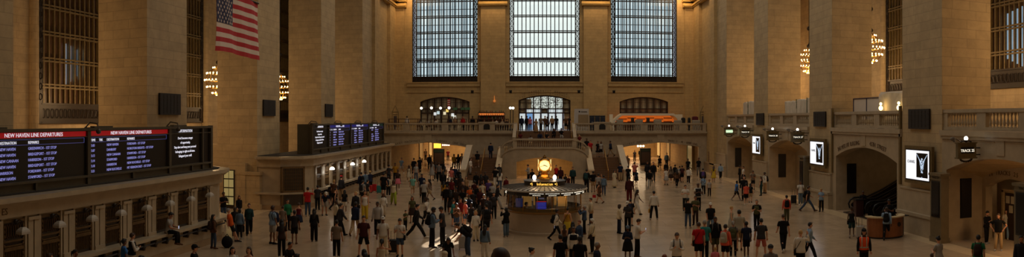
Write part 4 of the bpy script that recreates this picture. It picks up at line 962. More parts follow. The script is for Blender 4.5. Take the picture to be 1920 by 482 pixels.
# Apple-like pale kiosk replaced by plain pale cabinet with heading
o = empty('sales_kiosk', (bx(1090,80.5),80.5,4.57), 0, 'pale square kiosk on the balcony right of the central doors', 'kiosk')
KW = mat('pale_kiosk_panel',(186,178,172),.5); k = M(); k.box(-.75,.85,0,1.2,0,2.5); k.build('body',KW,o); k = M(); k.box(-.35,.8,-.02,0,.5,1.85); k.build('panel',mat('beige_panel',(150,126,92),.5),o)
k = M(); write(k, fr((.3,-.02,2.12),(1,0,0),(0,0,1)),'JURLIQUE' if 0 else 'MOËT',.2,0,0,'CENTER') if 0 else None; k = M(); k.ball((-.22,-.01,2.18),(.09,.01,.1),10,6); k.box(-.05,.65,-.02,0,2.12,2.2); k.build('logo',BLACK,o)
for i,px in enumerate((1110,1120,1130)):
    o = empty('storage_bin', (bx(px,80.4),80.4,4.57), 0, 'dark blue storage bin on the balcony, %s' % ['left one beside the pale kiosk','middle one','right one'][i], 'bin', 'dark blue bins beside the pale kiosk')
    k = M(); k.box(-.27,.27,-.3,.3,.05,1.6); k.build('body',mat('navy_plastic',(26,36,56),.4),o,bevel=.03); k = M(); k.box(-.28,.28,-.32,.32,1.6,1.75); k.build('lid',mat('navy_plastic_lid',(20,28,44),.4),o,bevel=.03); k = M(); k.box(-.04,.04,-.33,-.3,.8,1.05); k.build('handle',KW,o)
# orange lit shop canopy
o = empty('shop_counter', (bx(1213,82.1),82.1,4.57), 0, 'orange lit shop counter under a pale curved canopy on the right of the balcony', 'shop counter')
CR = mat('cream_canopy',(236,224,200),.5); ORG = mat('orange_lit_shelves',(236,116,36),.5,emit=.42,vary=.3,scale=2)
k = M(); pf = [(-4.2,0),(-4.2,.7),(-3.9,1.3),(-3.4,1.75),(-3.0,2.0),(3.0,2.0),(3.5,1.7),(3.8,1.3),(4.15,.9),(4.15,0)]
qf = [(-3.95,0),(-3.95,.65),(-3.7,1.15),(-3.2,1.6),(-2.95,1.75),(2.95,1.75),(3.3,1.5),(3.55,1.15),(3.9,.8),(3.9,0)]
for i in range(len(pf)-1): k.prism([pf[i],pf[i+1],qf[i+1],qf[i]], lambda u,v:(u,-.9,v), lambda u,v:(u,1.6,v))
k.box(-4.3,-3.9,.9,1.5,0,1.9); k.box(3.7,4.4,.9,1.5,0,1.9); k.build('canopy',CR,o)
k = M(); k.prism(qf, lambda u,v:(u,1.5,v), lambda u,v:(u,1.55,v)); k.build('lit_back_wall',ORG,o)
k = M()
for i in range(6): 
    for j in range(3): k.box(-3.2+i*1.08,-3.2+i*1.08+.98,1.1,1.45,.45+.42*j+(.12 if i%2 else 0),.56+.42*j+(.12 if i%2 else 0))
k.build('shelves',mat('brown_shelf',(120,58,26),.5),o)
k = M(); k.box(-3.9,3.9,-.5,.0,0,1.0); k.build('counter',WD,o)
lamp('shop_light','AREA',(bx(1213,81.5),82.2,6.25),30,(1,.5,.16),(0,0,0),shape='RECTANGLE',size=6,size_y=1)
for i,(px,w_,h_) in enumerate(((1162,.75,1.28),(1198,.85,1.28),(1233,.85,1.28),(1271,.9,1.22),(1305,.9,1.22))):
    o = empty('covered_till', (bx(px,80.1),80.1,4.57), 0, 'pale sheet covered box on the balcony edge, %s' % ['leftmost of five','second from left','third from left','fourth from left','rightmost, by the tall easel'][i], 'box', 'covered boxes on the balcony edge')
    k = M(); k.box(-w_/2,w_/2,-.3,.3,0,h_); k.build('sheet',mat('pale_sheet',(160,150,134),.8,bump=.4,scale=5),o,bevel=.06); k = M(); k.box(-w_/2-.02,w_/2+.02,-.32,.32,0,.12); k.build('foot_band',KW,o)
for i,(px,w_,c_) in enumerate(((1186,.35,(50,40,32)),(1215,.35,(50,40,32)),(1281,.45,(20,20,24)),(1292,.3,(22,20,24)),(1303,.7,(96,24,34)))):
    k = M(); x = bx(px,80.9); k.box(x-w_/2,x+w_/2,80.7,81.1,4.57,6.0 if i!=4 else 6.15); k.ball((x,80.9,6.02 if i!=4 else 6.17),(w_/2,.2,.08),10,6); tag(k.build('storage_case', mat('case_%d'%i,c_,.5),bevel=.03), ['brown case between the first two covered boxes','brown case between the second and third covered boxes','black case right of the orange shop counter','narrow black case near the easel','dark red covered case behind the rightmost box'][i], 'case')
# tall easel like timber stand
o = empty('timber_stand', (bx(1319,80.6),80.6,4.57), 0, 'tall pointed timber stand at the right end of the balcony', 'stand')
k = M(); k.box(-.4,-.33,-.04,.04,0,2.2); k.box(.33,.4,-.04,.04,0,2.2); k.box(-.4,.4,-.04,.04,2.1,2.2); k.box(-.25,.25,-.03,.03,1.8,1.9)
for s in (-1,1): k.tube([(s*.37,0,2.15),(0,0,2.9)],.03,6)
k.build('frame',BRONZE_L,o); k = M(); k.box(-.2,.2,-.02,.02,.1,1.7); k.build('panel',mat('grey_panel',(84,72,70),.5),o)
o2 = copy_tree(o); o2.location = (-17.9,76.5,4.9-.0); o2['label'] = 'tall pointed timber stand against the left corner wall'
o2.location = (bx(741,81.5),81.5,4.57)
# small wall light over the bar
k = M(); x = bx(927,84.4); k.lathe([(.03,0),(.12,.05),(.16,.2),(.05,.3),(.03,.8)],(x,84.4,7.9),10); tag(k.build('hanging_lantern',mat('amber_lantern',(220,130,60),.4,emit=.5)),'small amber lantern hanging on the west wall above the back bar','lantern')
# exit of passages: kiosks, signs, shop windows
for s,nm in ((-1,'left'),(1,'right')):
    px = 823 if s<0 else 1210; o = empty('map_kiosk', (bx(px,88.5 if s<0 else 91),88.5 if s<0 else 91,0), 0, 'dark framed map kiosk standing in the %s passage' % nm, 'kiosk')
    k = M(); k.box(-.68,.68,-.25,.25,0,2.15); k.build('frame',BLACK,o); k = M(); k.box(-.55,.55,-.27,-.25,.3,1.65); k.build('map',mat('dim_map',(70,50,40),.5),o); k = M(); k.box(-.6,.6,-.27,-.25,1.75,2.08); k.build('heading',mat('dark_green_sign',(26,48,36),.5),o)
    for q,(dy,c_,e_) in enumerate(((100,(190,150,90),.35),(104,(150,140,90),.3),(108.5,(230,190,120),.6))):
        xx = s*17.55 if (q!=1) else s*8.62
        k = M(); k.box(xx-.03,xx+.03,dy-1.2,dy+1.2,.3,2.6); ob = struct('window_%d' % (20+q+(0 if s<0 else 3)), k, mat('passage_shop_glass_%d'%q,c_,.3,emit=e_)); k = M(); k.box(xx-.06,xx+.06,dy-1.35,dy-1.2,0,2.8); k.box(xx-.06,xx+.06,dy+1.2,dy+1.35,0,2.8); k.box(xx-.06,xx+.06,dy-1.35,dy+1.35,2.6,2.8); k.box(xx-.06,xx+.06,dy-.05,dy+.05,0,2.6); k.build('frame',BRONZE,ob)
    k = M(); [k.ball((s*(12.4+dx),YB+dy,3.25),(.12,.12,.08),10,6) for dx,dy in ((0,9),)]; o = k.build('ceiling_light',mat('passage_bulb',(255,240,210),.4,emit=6)); tag(o,'round ceiling light in the %s passage'%nm,'light')
def pz(py,rho): return EYE-(py-CY)*rho/F
k = M(); x = bx(820,98); z = pz(273,99); k.box(x-.5,x+.5,98,98.1,z-.35,z+.3); o = k.build('hanging_sign',mat('yellow_lit_sign',(255,196,70),.4,emit=1.6)); tag(o,'yellow lit sign hanging in the left passage above the map kiosk','sign')
k = M(); x = bx(836,104); z = pz(272,105); [k.ball((x-.45+.3*i,104,z),(.13,.1,.13),8,6) for i in range(4)]; o = k.build('light_fitting',mat('pinkish_bulbs',(255,214,196),.4,emit=2.4)); tag(o,'row of small bulbs at the end of the left passage','light')
k = M(); x = bx(1202,104); z = pz(274,105); [k.ball((x-.45+.4*i,104,z),(.15,.1,.15),8,6) for i in range(3)]; o = k.build('light_fitting',mat('cream_bulbs',(255,240,200),.4,emit=5)); tag(o,'row of bright bulbs at the end of the right passage','light')
k = M(); k.box(17.38,17.58,82.5,85.5,.1,2.7); o = struct('window_27',k,mat('greenish_shop_glass',(120,120,84),.2,emit=.25)); k = M(); k.box(17.3,17.6,82.3,82.5,0,2.9); k.box(17.3,17.6,85.5,85.7,0,2.9); k.box(17.3,17.6,82.3,85.7,2.7,2.9); k.build('frame',STONE_W,o)
# ================================================================ RIGHT AISLE BALCONY: HOARDINGS AND WRAPPED CRATES
HO = mat('white_hoarding',(226,212,198),.7,vary=.06,scale=1); SHE = mat('crumpled_dust_sheet',(214,200,180),.8,bump=.9,scale=2.5,vary=.12)
def hoard(x, y0, y1, h, lab):
    o = empty('hoarding',(x,(y0+y1)/2,5.33),0,lab,'hoarding'); L_=(y1-y0)/2; k = M(); k.box(-.03,.03,-L_,L_,0,h); k.build('board',HO,o)
    k = M(); [k.box(-.07,-.03,-L_+2*L_*q/2-.03,-L_+2*L_*q/2+.03,0,h+.04) for q in range(3)]; k.box(-.07,.03,-L_,L_,h,h+.06); k.build('blue_edge',mat('dull_blue_edge',(66,60,84),.6),o)
hoard(19.6,38.3,42.2,1.85,'white construction hoarding on the balcony left of the two bright work lamps'); hoard(27.5,23.5,31.5,2.4,'white construction hoarding under the large window at the far right')
def sheet(x0,x1,y0,y1,h,lab):
    o = empty('wrapped_crate',((x0+x1)/2,(y0+y1)/2,5.33),0,lab,'crate','sheet wrapped crates on the right balcony'); rs = random.Random(int(y0*10)); nx, ny = 6, 6; W_,D_=(x1-x0)/2,(y1-y0)/2
    k = M(); rings = []
    for z_,g in ((0,0),(h*.3,.02),(h*.7,.03),(h-.08,.03),(h,-.05)):
        ring = []
        for sx,sy,ex,ey in ((-1,-1,1,0),(1,-1,0,1),(1,1,-1,0),(-1,1,0,-1)):
            for q in range(6): t=q/6*2; ring.append(((sx+ex*t)*W_*(1+g)+rs.uniform(-.04,.04),(sy+ey*t)*D_*(1+g)+rs.uniform(-.04,.04),z_+(rs.uniform(-.05,.05) if z_ > .1 else 0)))
        rings.append(ring)
    k.loft(rings); k.build('dust_sheet',SHE,o); k = M(); k.box(-W_-.02,-W_+.02,-D_-.02,-D_+.05,0,h+.1); k.build('green_pole',mat('green_pole',(60,84,50),.6),o)
for a in ((19.2,20.6,63.0,65.2,2.25,'first from the left in the farthest bay'),(19.2,20.6,60.9,62.8,2.3,'right one in the farthest bay'),(19.2,20.6,65.4,67.0,2.2,'leftmost in the farthest bay'),(19.2,20.8,52.0,54.6,2.02,'left one in the bay of the long chain chandelier'),(19.2,20.8,49.7,51.8,2.08,'middle one in the bay of the long chain chandelier'),(19.2,20.8,47.2,49.5,2.16,'right one in the bay of the long chain chandelier'),(19.3,20.9,34.2,38.0,2.15,'behind the two bright work lamps')): sheet(*a[:5],'dust sheet wrapped crate, '+a[5])
for y_,lab in ((37.1,'left'),(34.9,'right')):
    o = empty('work_lamp',(18.95,y_,5.33),0,'bright work lamp on the right balcony, %s one of the pair' % lab,'work lamp','work lamps on the right balcony')
    k = M(); k.tube([(0,0,0),(0,0,1.0)],.03,6); k.lathe([(.2,0),(.2,.04)],(0,0,0),10); k.build('stand',mat('blue_lamp_case',(30,60,110),.5),o); k = M(); k.ball((0,0,1.2),(.12,.12,.14),10,8); k.ball((0,0,1.45),(.08,.08,.09),10,8); k.build('bulb',mat('work_lamp_bulb',(255,216,130),.4,emit=7),o); 
# spots added behind the window grille to imitate sun patches on the floor
for px_,py_,sz_ in ((872,426,.5),(866,434,.62),(860,443,.62),(852,452,.5),(826,462,.42),(838,446,.3),(815,456,.3)):
    t_ = P(px_,py_); src = Vector((1.5+(px_%3),WEST+1.2,21.0)); dd = t_-src
    lamp('sun_patch_spot','SPOT',src,520000,(1,.97,.9),dd.to_track_quat('-Z','Y').to_euler(),spot_size=radians(sz_),spot_blend=.4,shadow_soft_size=.02)
# wooden attendants' desk on the right
o = empty('attendant_desk',(bx(1674,33.2),33.2,0),0,'curved wooden desk with pale top in front of the escalator arch','desk')
o.location = (P(1674,441).x-.55,P(1674,441).y-.2,0)
WOOD = mat('honey_oak_desk',(138,80,38),.4,vary=.14,scale=5)
k = M(); pa = [(.95*cos(a),.95*sin(a)) for a in [PI+PI*q/20-.25+.5*q/20 for q in range(21)]]
out = [(x*1.0,y*.8) for x,y in pa]; inn = [(x*.86,y*.66) for x,y in pa]
def ringwall(k,o_,i_,z0,z1):
    for q in range(len(o_)-1): k.prism([o_[q],o_[q+1],i_[q+1],i_[q]], lambda u,v:(u,v,z0), lambda u,v:(u,v,z1))
ringwall(k,out,inn,.08,1.02); k.build('body',WOOD,o); k = M(); ringwall(k,[(x*1.1,y*1.1) for x,y in out],[(x*.86,y*.86) for x,y in inn],1.02,1.08); k.build('worktop',mat('cream_worktop',(206,182,140),.4),o)
k = M(); ringwall(k,[(x*.97,y*.97) for x,y in out],inn,0,.08); k.build('plinth',BLACK,o)
k = M(); k.ball((.42,-.72,.68),(.1,.03,.12),12,8); k.build('emblem',BRONZE,o)
k = M(); k.box(.92,1.25,-.25,.25,.98,1.02); k.box(1.0,1.06,-.03,.03,.0,1.0); k.build('side_stand',BLACK,o)
# ================================================================ PEOPLE
def rotx(v, a): return Vector((v.x, v.y*cos(a)-v.z*sin(a), v.y*sin(a)+v.z*cos(a)))
POSES = {   # hip flex R/L, knee R/L, shoulder (fwd, out) R/L, elbow (bend, inward) R/L, torso lean, head pitch, head yaw
 'stand':  dict(h=(3,-2),k=(2,2),s=((4,9),(2,9)),e=((14,5),(16,5)),lean=1,hp=4,hy=8),
 'relax':  dict(h=(8,-3),k=(12,1),s=((-4,12),(10,8)),e=((24,8),(35,30)),lean=-1,hp=2,hy=-25,sp=3),
 'walk':   dict(h=(24,-16),k=(6,26),s=((-20,8),(20,8)),e=((18,4),(28,6)),lean=4,hp=3,hy=4),
 'walkb':  dict(h=(-15,22),k=(28,5),s=((18,8),(-18,8)),e=((24,6),(16,4)),lean=3,hp=6,hy=-8),
 'stride': dict(h=(36,-26),k=(8,16),s=((-25,10),(24,9)),e=((22,6),(40,10)),lean=6,hp=4,hy=0),
 'phone':  dict(h=(4,-3),k=(4,3),s=((18,8),(14,8)),e=((98,30),(92,34)),lean=4,hp=28,hy=0),
 'photo':  dict(h=(4,-3),k=(3,3),s=((62,16),(60,16)),e=((98,28),(96,28)),lean=-2,hp=-6,hy=0),
 'crossed':dict(h=(3,2),k=(3,3),s=((18,12),(16,12)),e=((88,62),(92,62)),lean=0,hp=8,hy=15,sp=2),
 'hips':   dict(h=(3,1),k=(2,2),s=((-12,42),(-12,42)),e=((60,95),(60,95)),lean=0,hp=5,hy=-10,sp=5),
 'armup':  dict(h=(5,-3),k=(4,2),s=((72,22),(6,9)),e=((125,25),(20,6)),lean=0,hp=4,hy=10),
 'apart':  dict(h=(4,-4),k=(2,2),s=((2,12),(4,12)),e=((20,6),(24,8)),lean=1,hp=10,hy=15,sp=11),
 'pull':   dict(h=(20,-15),k=(6,22),s=((-28,10),(14,9)),e=((6,2),(30,8)),lean=5,hp=4,hy=0),
 'sit':    dict(h=(84,78),k=(88,76),s=((22,8),(24,8)),e=((62,28),(66,30)),lean=10,hp=28,hy=6,sp=4),
 'bend':   dict(h=(8,4),k=(14,10),s=((52,8),(46,8)),e=((20,10),(24,10)),lean=48,hp=10,hy=0,sp=4),
 'lean':   dict(h=(26,18),k=(3,4),s=((-30,12),(-26,12)),e=((34,6),(30,6)),lean=-12,hp=4,hy=15,sp=3),
}
_sk = {}
def skeleton(pose, sex):
    key = (pose, sex)
    if key in _sk: return _sk[key]
    p = POSES[pose]; J = {}; R = radians
    hw = .085 if sex == 'm' else .09; sw = .19 if sex == 'm' else .165; sp = R(p.get('sp', 1))
    pel = Vector((0,0,.93)); J['pel'] = pel; T = p['lean']; 
    def tor(x,y,z): return pel + rotx(Vector((x,y,z)), -R(T))
    J['tor'] = tor; J['lean'] = R(T)
    J['neck'] = tor(0,-.005,.53); hd = tor(0,.01,.67); J['head'] = hd
    J['hm'] = Matrix.Translation(hd) @ Matrix.Rotation(R(p['hy']),4,'Z') @ Matrix.Rotation(-R(p['hp']+T*.4),4,'X')
    for i, s in enumerate((1,-1)):                       # right is +x when facing +y
        hip = pel+Vector((s*hw,0,-.02)); a = R(p['h'][i]); b = a-R(p['k'][i])
        kn = hip+Vector((s*sin(sp)*.43, sin(a)*.43, -cos(a)*.43)); an = kn+Vector((s*sin(sp)*.2, sin(b)*.41, -cos(b)*.41))
        J['hip%d'%i], J['kn%d'%i], J['an%d'%i] = hip, kn, an
        fa = b*.6 if pose in ('walk','walkb','stride','pull') else 0
        J['ft%d'%i] = (Vector((s*.12, cos(fa), sin(fa)))).normalized()
        sh = tor(s*sw, 0, .435); f, o = R(p['s'][i][0]-T*.5), R(p['s'][i][1]); be, inn = R(p['e'][i][0]), R(p['e'][i][1])
        up = Vector((s*sin(o), sin(f)*cos(o), -cos(f)*cos(o))); el = sh+up*.285
        f2 = f+be; lo = Vector((s*sin(o)*.5-s*sin(inn)*sin(be)*1.0, sin(f2)*cos(inn*.8), -cos(f2))).normalized(); wr = el+lo*.25
        J['sh%d'%i], J['el%d'%i], J['wr%d'%i], J['lo%d'%i] = sh, el, wr, lo
    low = min(J['an0'].z-.075, J['an1'].z-.075)
    if pose == 'sit': low = pel.z-.10                     # origin at the seat
    for k_ in list(J):
        if isinstance(J[k_], Vector) and k_[:2] not in ('ft','lo'): J[k_] = J[k_]-Vector((0,0,low))
    J['hm'] = Matrix.Translation((0,0,-low)) @ J['hm']; J['tor'] = lambda x,y,z,t=tor,l=low: t(x,y,z)-Vector((0,0,l))
    _sk[key] = J; return J
def torso_rings(J, prof, n=14):
    rings = []
    for z, rx, ry, oy in prof: rings.append([tuple(J['tor'](rx*cos(2*PI*j/n), oy+ry*sin(2*PI*j/n), z)) for j in range(n)])
    return rings
TOR = {'m': [(-.13,.10,.08,0),(-.08,.150,.105,-.01),(0,.160,.115,-.01),(.10,.142,.100,0),(.20,.143,.100,.005),(.32,.168,.115,.005),(.40,.178,.110,0),(.445,.172,.095,-.005),(.48,.140,.080,-.01),(.51,.088,.066,-.01),(.56,.052,.052,-.005)],
       'f': [(-.13,.10,.08,0),(-.08,.158,.112,-.01),(0,.160,.118,-.015),(.10,.130,.095,0),(.19,.118,.088,.003),(.30,.142,.115,.018),(.36,.146,.112,.015),(.41,.146,.092,0),(.445,.138,.08,-.005),(.48,.106,.068,-.008),(.52,.056,.052,-.01),(.56,.044,.045,-.005)]}
def cap(mb, a, b_, ra, rb, n=10):
    a = Vector(a); b_ = Vector(b_); d = (b_-a).normalized()
    mb.tube([a-d*ra*.9, a-d*ra*.5, a, a.lerp(b_,.35), b_, b_+d*rb*.5, b_+d*rb*.9], [ra*.3, ra*.85, ra, ra*.62+rb*.38+.004, rb, rb*.85, rb*.3], n)
_bodies = {}
EYED = mat('eye_dark',(30,20,16),.3); LIP = mat('lip_tone',(128,66,56),.5)
def body_mesh(pose, sex):
    key = (pose, sex)
    if key in _bodies: return _bodies[key]
    J = skeleton(pose, sex); m = M(); q = 1 if sex == 'm' else .88
    m.loft(torso_rings(J, TOR[sex])); cap(m, J['neck']-Vector((0,0,.05)), J['head']-Vector((0,0,.03)), .055*q, .05*q)
    hm = J['hm']
    def H(mb, c, r, n=14, k=10):
        t = M(); t.ball((0,0,0), r, n, k); mb.add([hm @ (Vector(v)+Vector(c)) for v in t.v], t.f)
    H(m,(0,-.006,.012),(.080,.098,.110)); H(m,(0,.022,-.05),(.058,.07,.062)); H(m,(0,.045,-.088),(.03,.03,.025)); H(m,(0,.098,-.02),(.013,.02,.024),8,6); H(m,(0,.082,.008),(.045,.016,.012),8,6)
    for s in (-1,1): H(m,(s*.08,-.005,-.01),(.012,.02,.03),8,6)
    for i, s in enumerate((1,-1)):
        cap(m,J['hip%d'%i],J['kn%d'%i],.080,.046*q); cap(m,J['kn%d'%i],J['an%d'%i],.048*q,.035*q)
        kn = J['kn%d'%i]; an = J['an%d'%i]; c = kn.lerp(an,.28)+Vector((0,-.02,0)); m.ball(tuple(c),(.047*q,.05*q,.10),10,8)
        ft = J['ft%d'%i]; cap(m, an-ft*.04-Vector((0,0,.04)), an+ft*.14-Vector((0,0,.05)), .034, .026, 8)
        cap(m,J['sh%d'%i],J['el%d'%i],.039*q,.037*q); cap(m,J['el%d'%i],J['wr%d'%i],.041*q,.027*q)
        w_ = J['wr%d'%i]; d = J['lo%d'%i]; side = Vector((s,0,0)); nrm = d.cross(side).normalized(); lat = nrm.cross(d).normalized()
        pc = w_+d*.045; e = Matrix((( lat.x,nrm.x,d.x,pc.x),(lat.y,nrm.y,d.y,pc.y),(lat.z,nrm.z,d.z,pc.z),(0,0,0,1)))
        t = M(); t.ball((0,0,0),(.038*q,.017,.048),10,8); m.add([e @ Vector(v) for v in t.v], t.f)
        curl = -1 if nrm.y < 0 else 1
        inn = Vector((-s,0,0)); palm = nrm if nrm.dot(inn+Vector((0,0,.2))) > 0 else -nrm
        for j, L in enumerate((.066,.075,.07,.055)):
            b0 = pc+d*.036+lat*(.027-.018*j); f1 = b0+(d*.9+palm*.25).normalized()*L*.5; f2 = f1+(d*.6+palm*.75).normalized()*L*.5
            m.tube([b0,f1,f2,f2+(f2-f1)*.12],[.010,.0095,.0085,.003],6)
        tb = pc-d*.02+lat*.03; t1 = tb+(d*.6+lat*.65+palm*.3).normalized()*.035; t2 = t1+(d*.9+palm*.3).normalized()*.03
        m.tube([tb,t1,t2,t2+(t2-t1)*.15],[.013,.012,.010,.004],6)
    me = m.mesh('person'); o = bpy.data.objects.new('tmp', me); COL.objects.link(o)
    md = o.modifiers.new('r','REMESH'); md.mode = 'VOXEL'; md.voxel_size = .0115; md.adaptivity = 0
    sm = o.modifiers.new('s','SMOOTH'); sm.factor = .4; sm.iterations = 2
    dg = bpy.context.evaluated_depsgraph_get(); out = bpy.data.meshes.new_from_object(o.evaluated_get(dg)); bpy.data.objects.remove(o); bpy.data.meshes.remove(me)
    out.name = 'person'; inv = hm.inverted(); out.materials.clear(); out.materials.append(None); out.materials.append(EYED); out.materials.append(LIP)
    zmin = hm.translation.z-.2
    for p_ in out.polygons:
        p_.use_smooth = True; p_.material_index = 0
        if p_.center.z > zmin:
            l = inv @ p_.center
            if l.y > .055 and abs(abs(l.x)-.032) < .014 and abs(l.z-.0) < .0075: p_.material_index = 1
            elif l.y > .06 and abs(l.x) < .024 and abs(l.z+.062) < .007: p_.material_index = 2
    _bodies[key] = out; return out
_cl = {}
def cached(fn):
    def g(*a):
        k = (fn.__name__,)+a
        if k not in _cl:
            me = fn(*a).mesh(fn.__name__); me.materials.append(None); me.polygons.foreach_set('use_smooth',[True]*len(me.polygons)); _cl[k] = me
        return _cl[k]
    return g
@cached
def top_mesh(pose, sex, kind):
    J = skeleton(pose, sex); m = M(); g = {'tank':.010,'tee':.018,'polo':.018,'shirt':.020,'jacket':.030,'vest':.03,'dress':.018,'blouse':.024}.get(kind,.018)
    lo = -.03 if kind != 'jacket' else -.06
    pr = []
    for z,rx,ry,oy in TOR[sex]:
        if z < lo-.001: continue
        if kind == 'tank' and z > .42: continue
        e = g + (.012 if z < .25 else 0)
        if z > .48: e = min(g,.016)
        if z > .53: continue
        pr.append((z,rx+e,ry+e,oy))
    pr.insert(0,(lo-.045,pr[0][1]+.004,pr[0][2]+.004,-.01)); m.loft(torso_rings(J,pr))
    for i in (0,1):
        sh,el,wr = J['sh%d'%i],J['el%d'%i],J['wr%d'%i]; q = 1 if sex=='m' else .9
        if kind in ('tee','polo','dress'):
            e2 = sh.lerp(el,.62); d = (e2-sh).normalized(); m.tube([sh-d*.05+Vector((-.022*(1 if i==0 else -1),0,0)),sh-d*.038+Vector((-.014*(1 if i==0 else -1),0,0)),sh-d*.012,sh+d*.05,e2],[.012,.034*q,.051*q,.059*q,.064*q],12)
        elif kind in ('shirt','jacket','blouse'):
            d = (el-sh).normalized(); gg = .012 if kind != 'jacket' else .02; w2 = el.lerp(wr,.93 if kind!='blouse' else .5)
            m.tube([sh-d*.048+Vector((-.022*(1 if i==0 else -1),0,0)),sh-d*.034+Vector((-.014*(1 if i==0 else -1),0,0)),sh-d*.005,sh.lerp(el,.5),el,el.lerp(w2,.3),w2],[.012,.032*q+gg*.4,.046*q+gg*.8,.046*q+gg,.045*q+gg,.043*q+gg,.030+gg],10)
    if kind == 'polo' or kind == 'shirt' or kind == 'jacket':
        c = J['tor'](0,.0,.535); m.lathe([(.062,-.02),(.066,.0),(.06,.02),(.05,.01)],tuple(c),12)
    return m
@cached
def bottom_mesh(pose, sex, kind):
    J = skeleton(pose, sex); m = M(); T = TOR[sex]; q = 1 if sex=='m' else .95
    if kind in ('trousers','shorts','leggings','wide','jeans'):
        m.loft(torso_rings(J,[(-.14,.10,.085,-.01),(-.08,T[1][1]+.012,T[1][2]+.012,-.01),(0,T[2][1]+.012,T[2][2]+.010,-.01),(.085,T[3][1]+.012,T[3][2]+.012,0)]))
        for i in (0,1):
            h,k,a = J['hip%d'%i],J['kn%d'%i],J['an%d'%i]; g = {'leggings':.006,'jeans':.013,'trousers':.018,'wide':.035,'shorts':.026}[kind]
            if kind == 'shorts': m.tube([h+Vector((0,0,.02)),h,h.lerp(k,.5),h.lerp(k,.86)],[.07,.098,.092,.088],12)
            else: m.tube([h+Vector((0,0,.02)),h,h.lerp(k,.5),k,k.lerp(a,.3),k.lerp(a,.97)],[.07,.088*q+g*.5,.076*q+g*.7,.062*q+g,.058*q+g,.041*q+g*1.1],12)
    else:
        L = {'skirt':.42,'dress':.48,'longskirt':.80}[kind]; a = J['kn0']; b_ = J['kn1']; rings = []; n = 18
        sit = pose == 'sit'
        for t in (0,.12,.3,.55,.8,1):
            z = .09-t*(L+.09) if not sit else .09-t*.25; spread = abs(a.y-b_.y)*.5*min(1,t*1.0); cy = (a.y+b_.y)*.5*t
            rx = T[3][1]+.015+(T[2][1]+.03-T[3][1])*min(1,t*4)+.06*t; ry = T[3][2]+.015+(T[2][2]+.03-T[3][2])*min(1,t*4)+.05*t+spread*.8
            c = J['pel']; rings.append([(c.x+rx*cos(2*PI*j/n)*(1+.05*t*cos(6*PI*j*2/n)), c.y+cy+ry*sin(2*PI*j/n)*(1+.05*t*sin(6*PI*j*2/n)), c.z+z) for j in range(n)])
        m.loft(rings)
    return m
@cached
def shoe_mesh(pose, sex, i):
    J = skeleton(pose, sex); m = M(); a = J['an%d'%i]; f = J['ft%d'%i]; s = f.cross(Vector((0,0,1))).normalized(); u = s.cross(f).normalized()
    prof = [(-.075,.022,.03,-.02),(-.06,.036,.05,-.012),(-.01,.040,.055,-.01),(.05,.045,.042,-.03),(.11,.047,.03,-.042),(.155,.038,.024,-.05),(.18,.018,.014,-.055)]
    rings = [[tuple(a+f*y+s*(w_*cos(2*PI*j/10))+u*(zc+h_*max(-1,sin(2*PI*j/10)))-Vector((0,0,.012 if sin(2*PI*j/10)<0 else 0))) for j in range(10)] for y,w_,h_,zc in prof]
    m.loft(rings); return m
@cached
def hair_mesh(pose, sex, style):
    J = skeleton(pose, sex); hm = J['hm']; m = M()
    def H(c,r,n=16,k=12,lim=None):
        t = M(); t.ball((0,0,0), r, n, k); vs = []
        for v in t.v:
            v = Vector(v)+Vector(c)
            if lim is not None and v.z < lim: v.z = lim+(v.z-lim)*.15
            vs.append(hm @ v)
        m.add(vs, t.f)
    if style == 'buzz': H((0,-.016,.022),(.081,.097,.103),lim=-.03); return m
    H((0,-.022,.026),(.088,.100,.106),lim=-.055 if style=='short' else -.09)
    H((0,.045,.092),(.06,.045,.03),12,8)
    if style == 'long':
        p0 = hm @ Vector((0,-.06,.0)); p1 = hm @ Vector((0,-.085,-.10)); p2 = J['tor'](0,-.135,.44); p3 = J['tor'](0,-.14,.30); rings = []
        for p_,rx,ry in ((p0,.075,.06),(p1,.085,.055),(p2,.10,.045),(p3,.07,.03),(p3-Vector((0,0,.04)),.03,.015)): rings.append([(p_.x+rx*cos(2*PI*j/12),p_.y+ry*sin(2*PI*j/12),p_.z) for j in range(12)])
        m.loft(rings)
        for s in (-1,1): m.tube([hm @ Vector((s*.075,-.01,.03)),hm @ Vector((s*.088,-.01,-.06)),hm @ Vector((s*.085,-.03,-.15))],[.025,.028,.012],8)
    if style == 'pony': m.tube([hm @ Vector((0,-.10,.05)),hm @ Vector((0,-.15,.03)),hm @ Vector((0,-.16,-.05)),hm @ Vector((0,-.14,-.16))],[.02,.03,.028,.006],8)
    if style == 'bun': H((0,-.10,.09),(.042,.042,.04),10,8)
    if style == 'bob':
        for s in (-1,1): H((s*.06,-.02,-.04),(.035,.07,.075),10,8)
        H((0,-.07,-.04),(.075,.045,.08),12,8)
    return m
@cached
def cap_mesh(pose, sex, style):
    J = skeleton(pose, sex); hm = J['hm']; m = M(); t = M(); t.ball((0,0,0),(.1,.116,.102),16,10)
    m.add([hm @ Vector((v[0],v[1]-.012,max(v[2],0)*1.0+.045)) for v in t.v], t.f)
    rings = []
    for y,w_ in ((.06,.075),(.11,.07),(.15,.055),(.17,.03)): rings.append([tuple(hm @ Vector((x_,y,z_))) for x_,z_ in ((-w_,.045),(0,.058),(w_,.045),(w_,.040),(0,.052),(-w_,.040))])
    m.loft(rings); return m
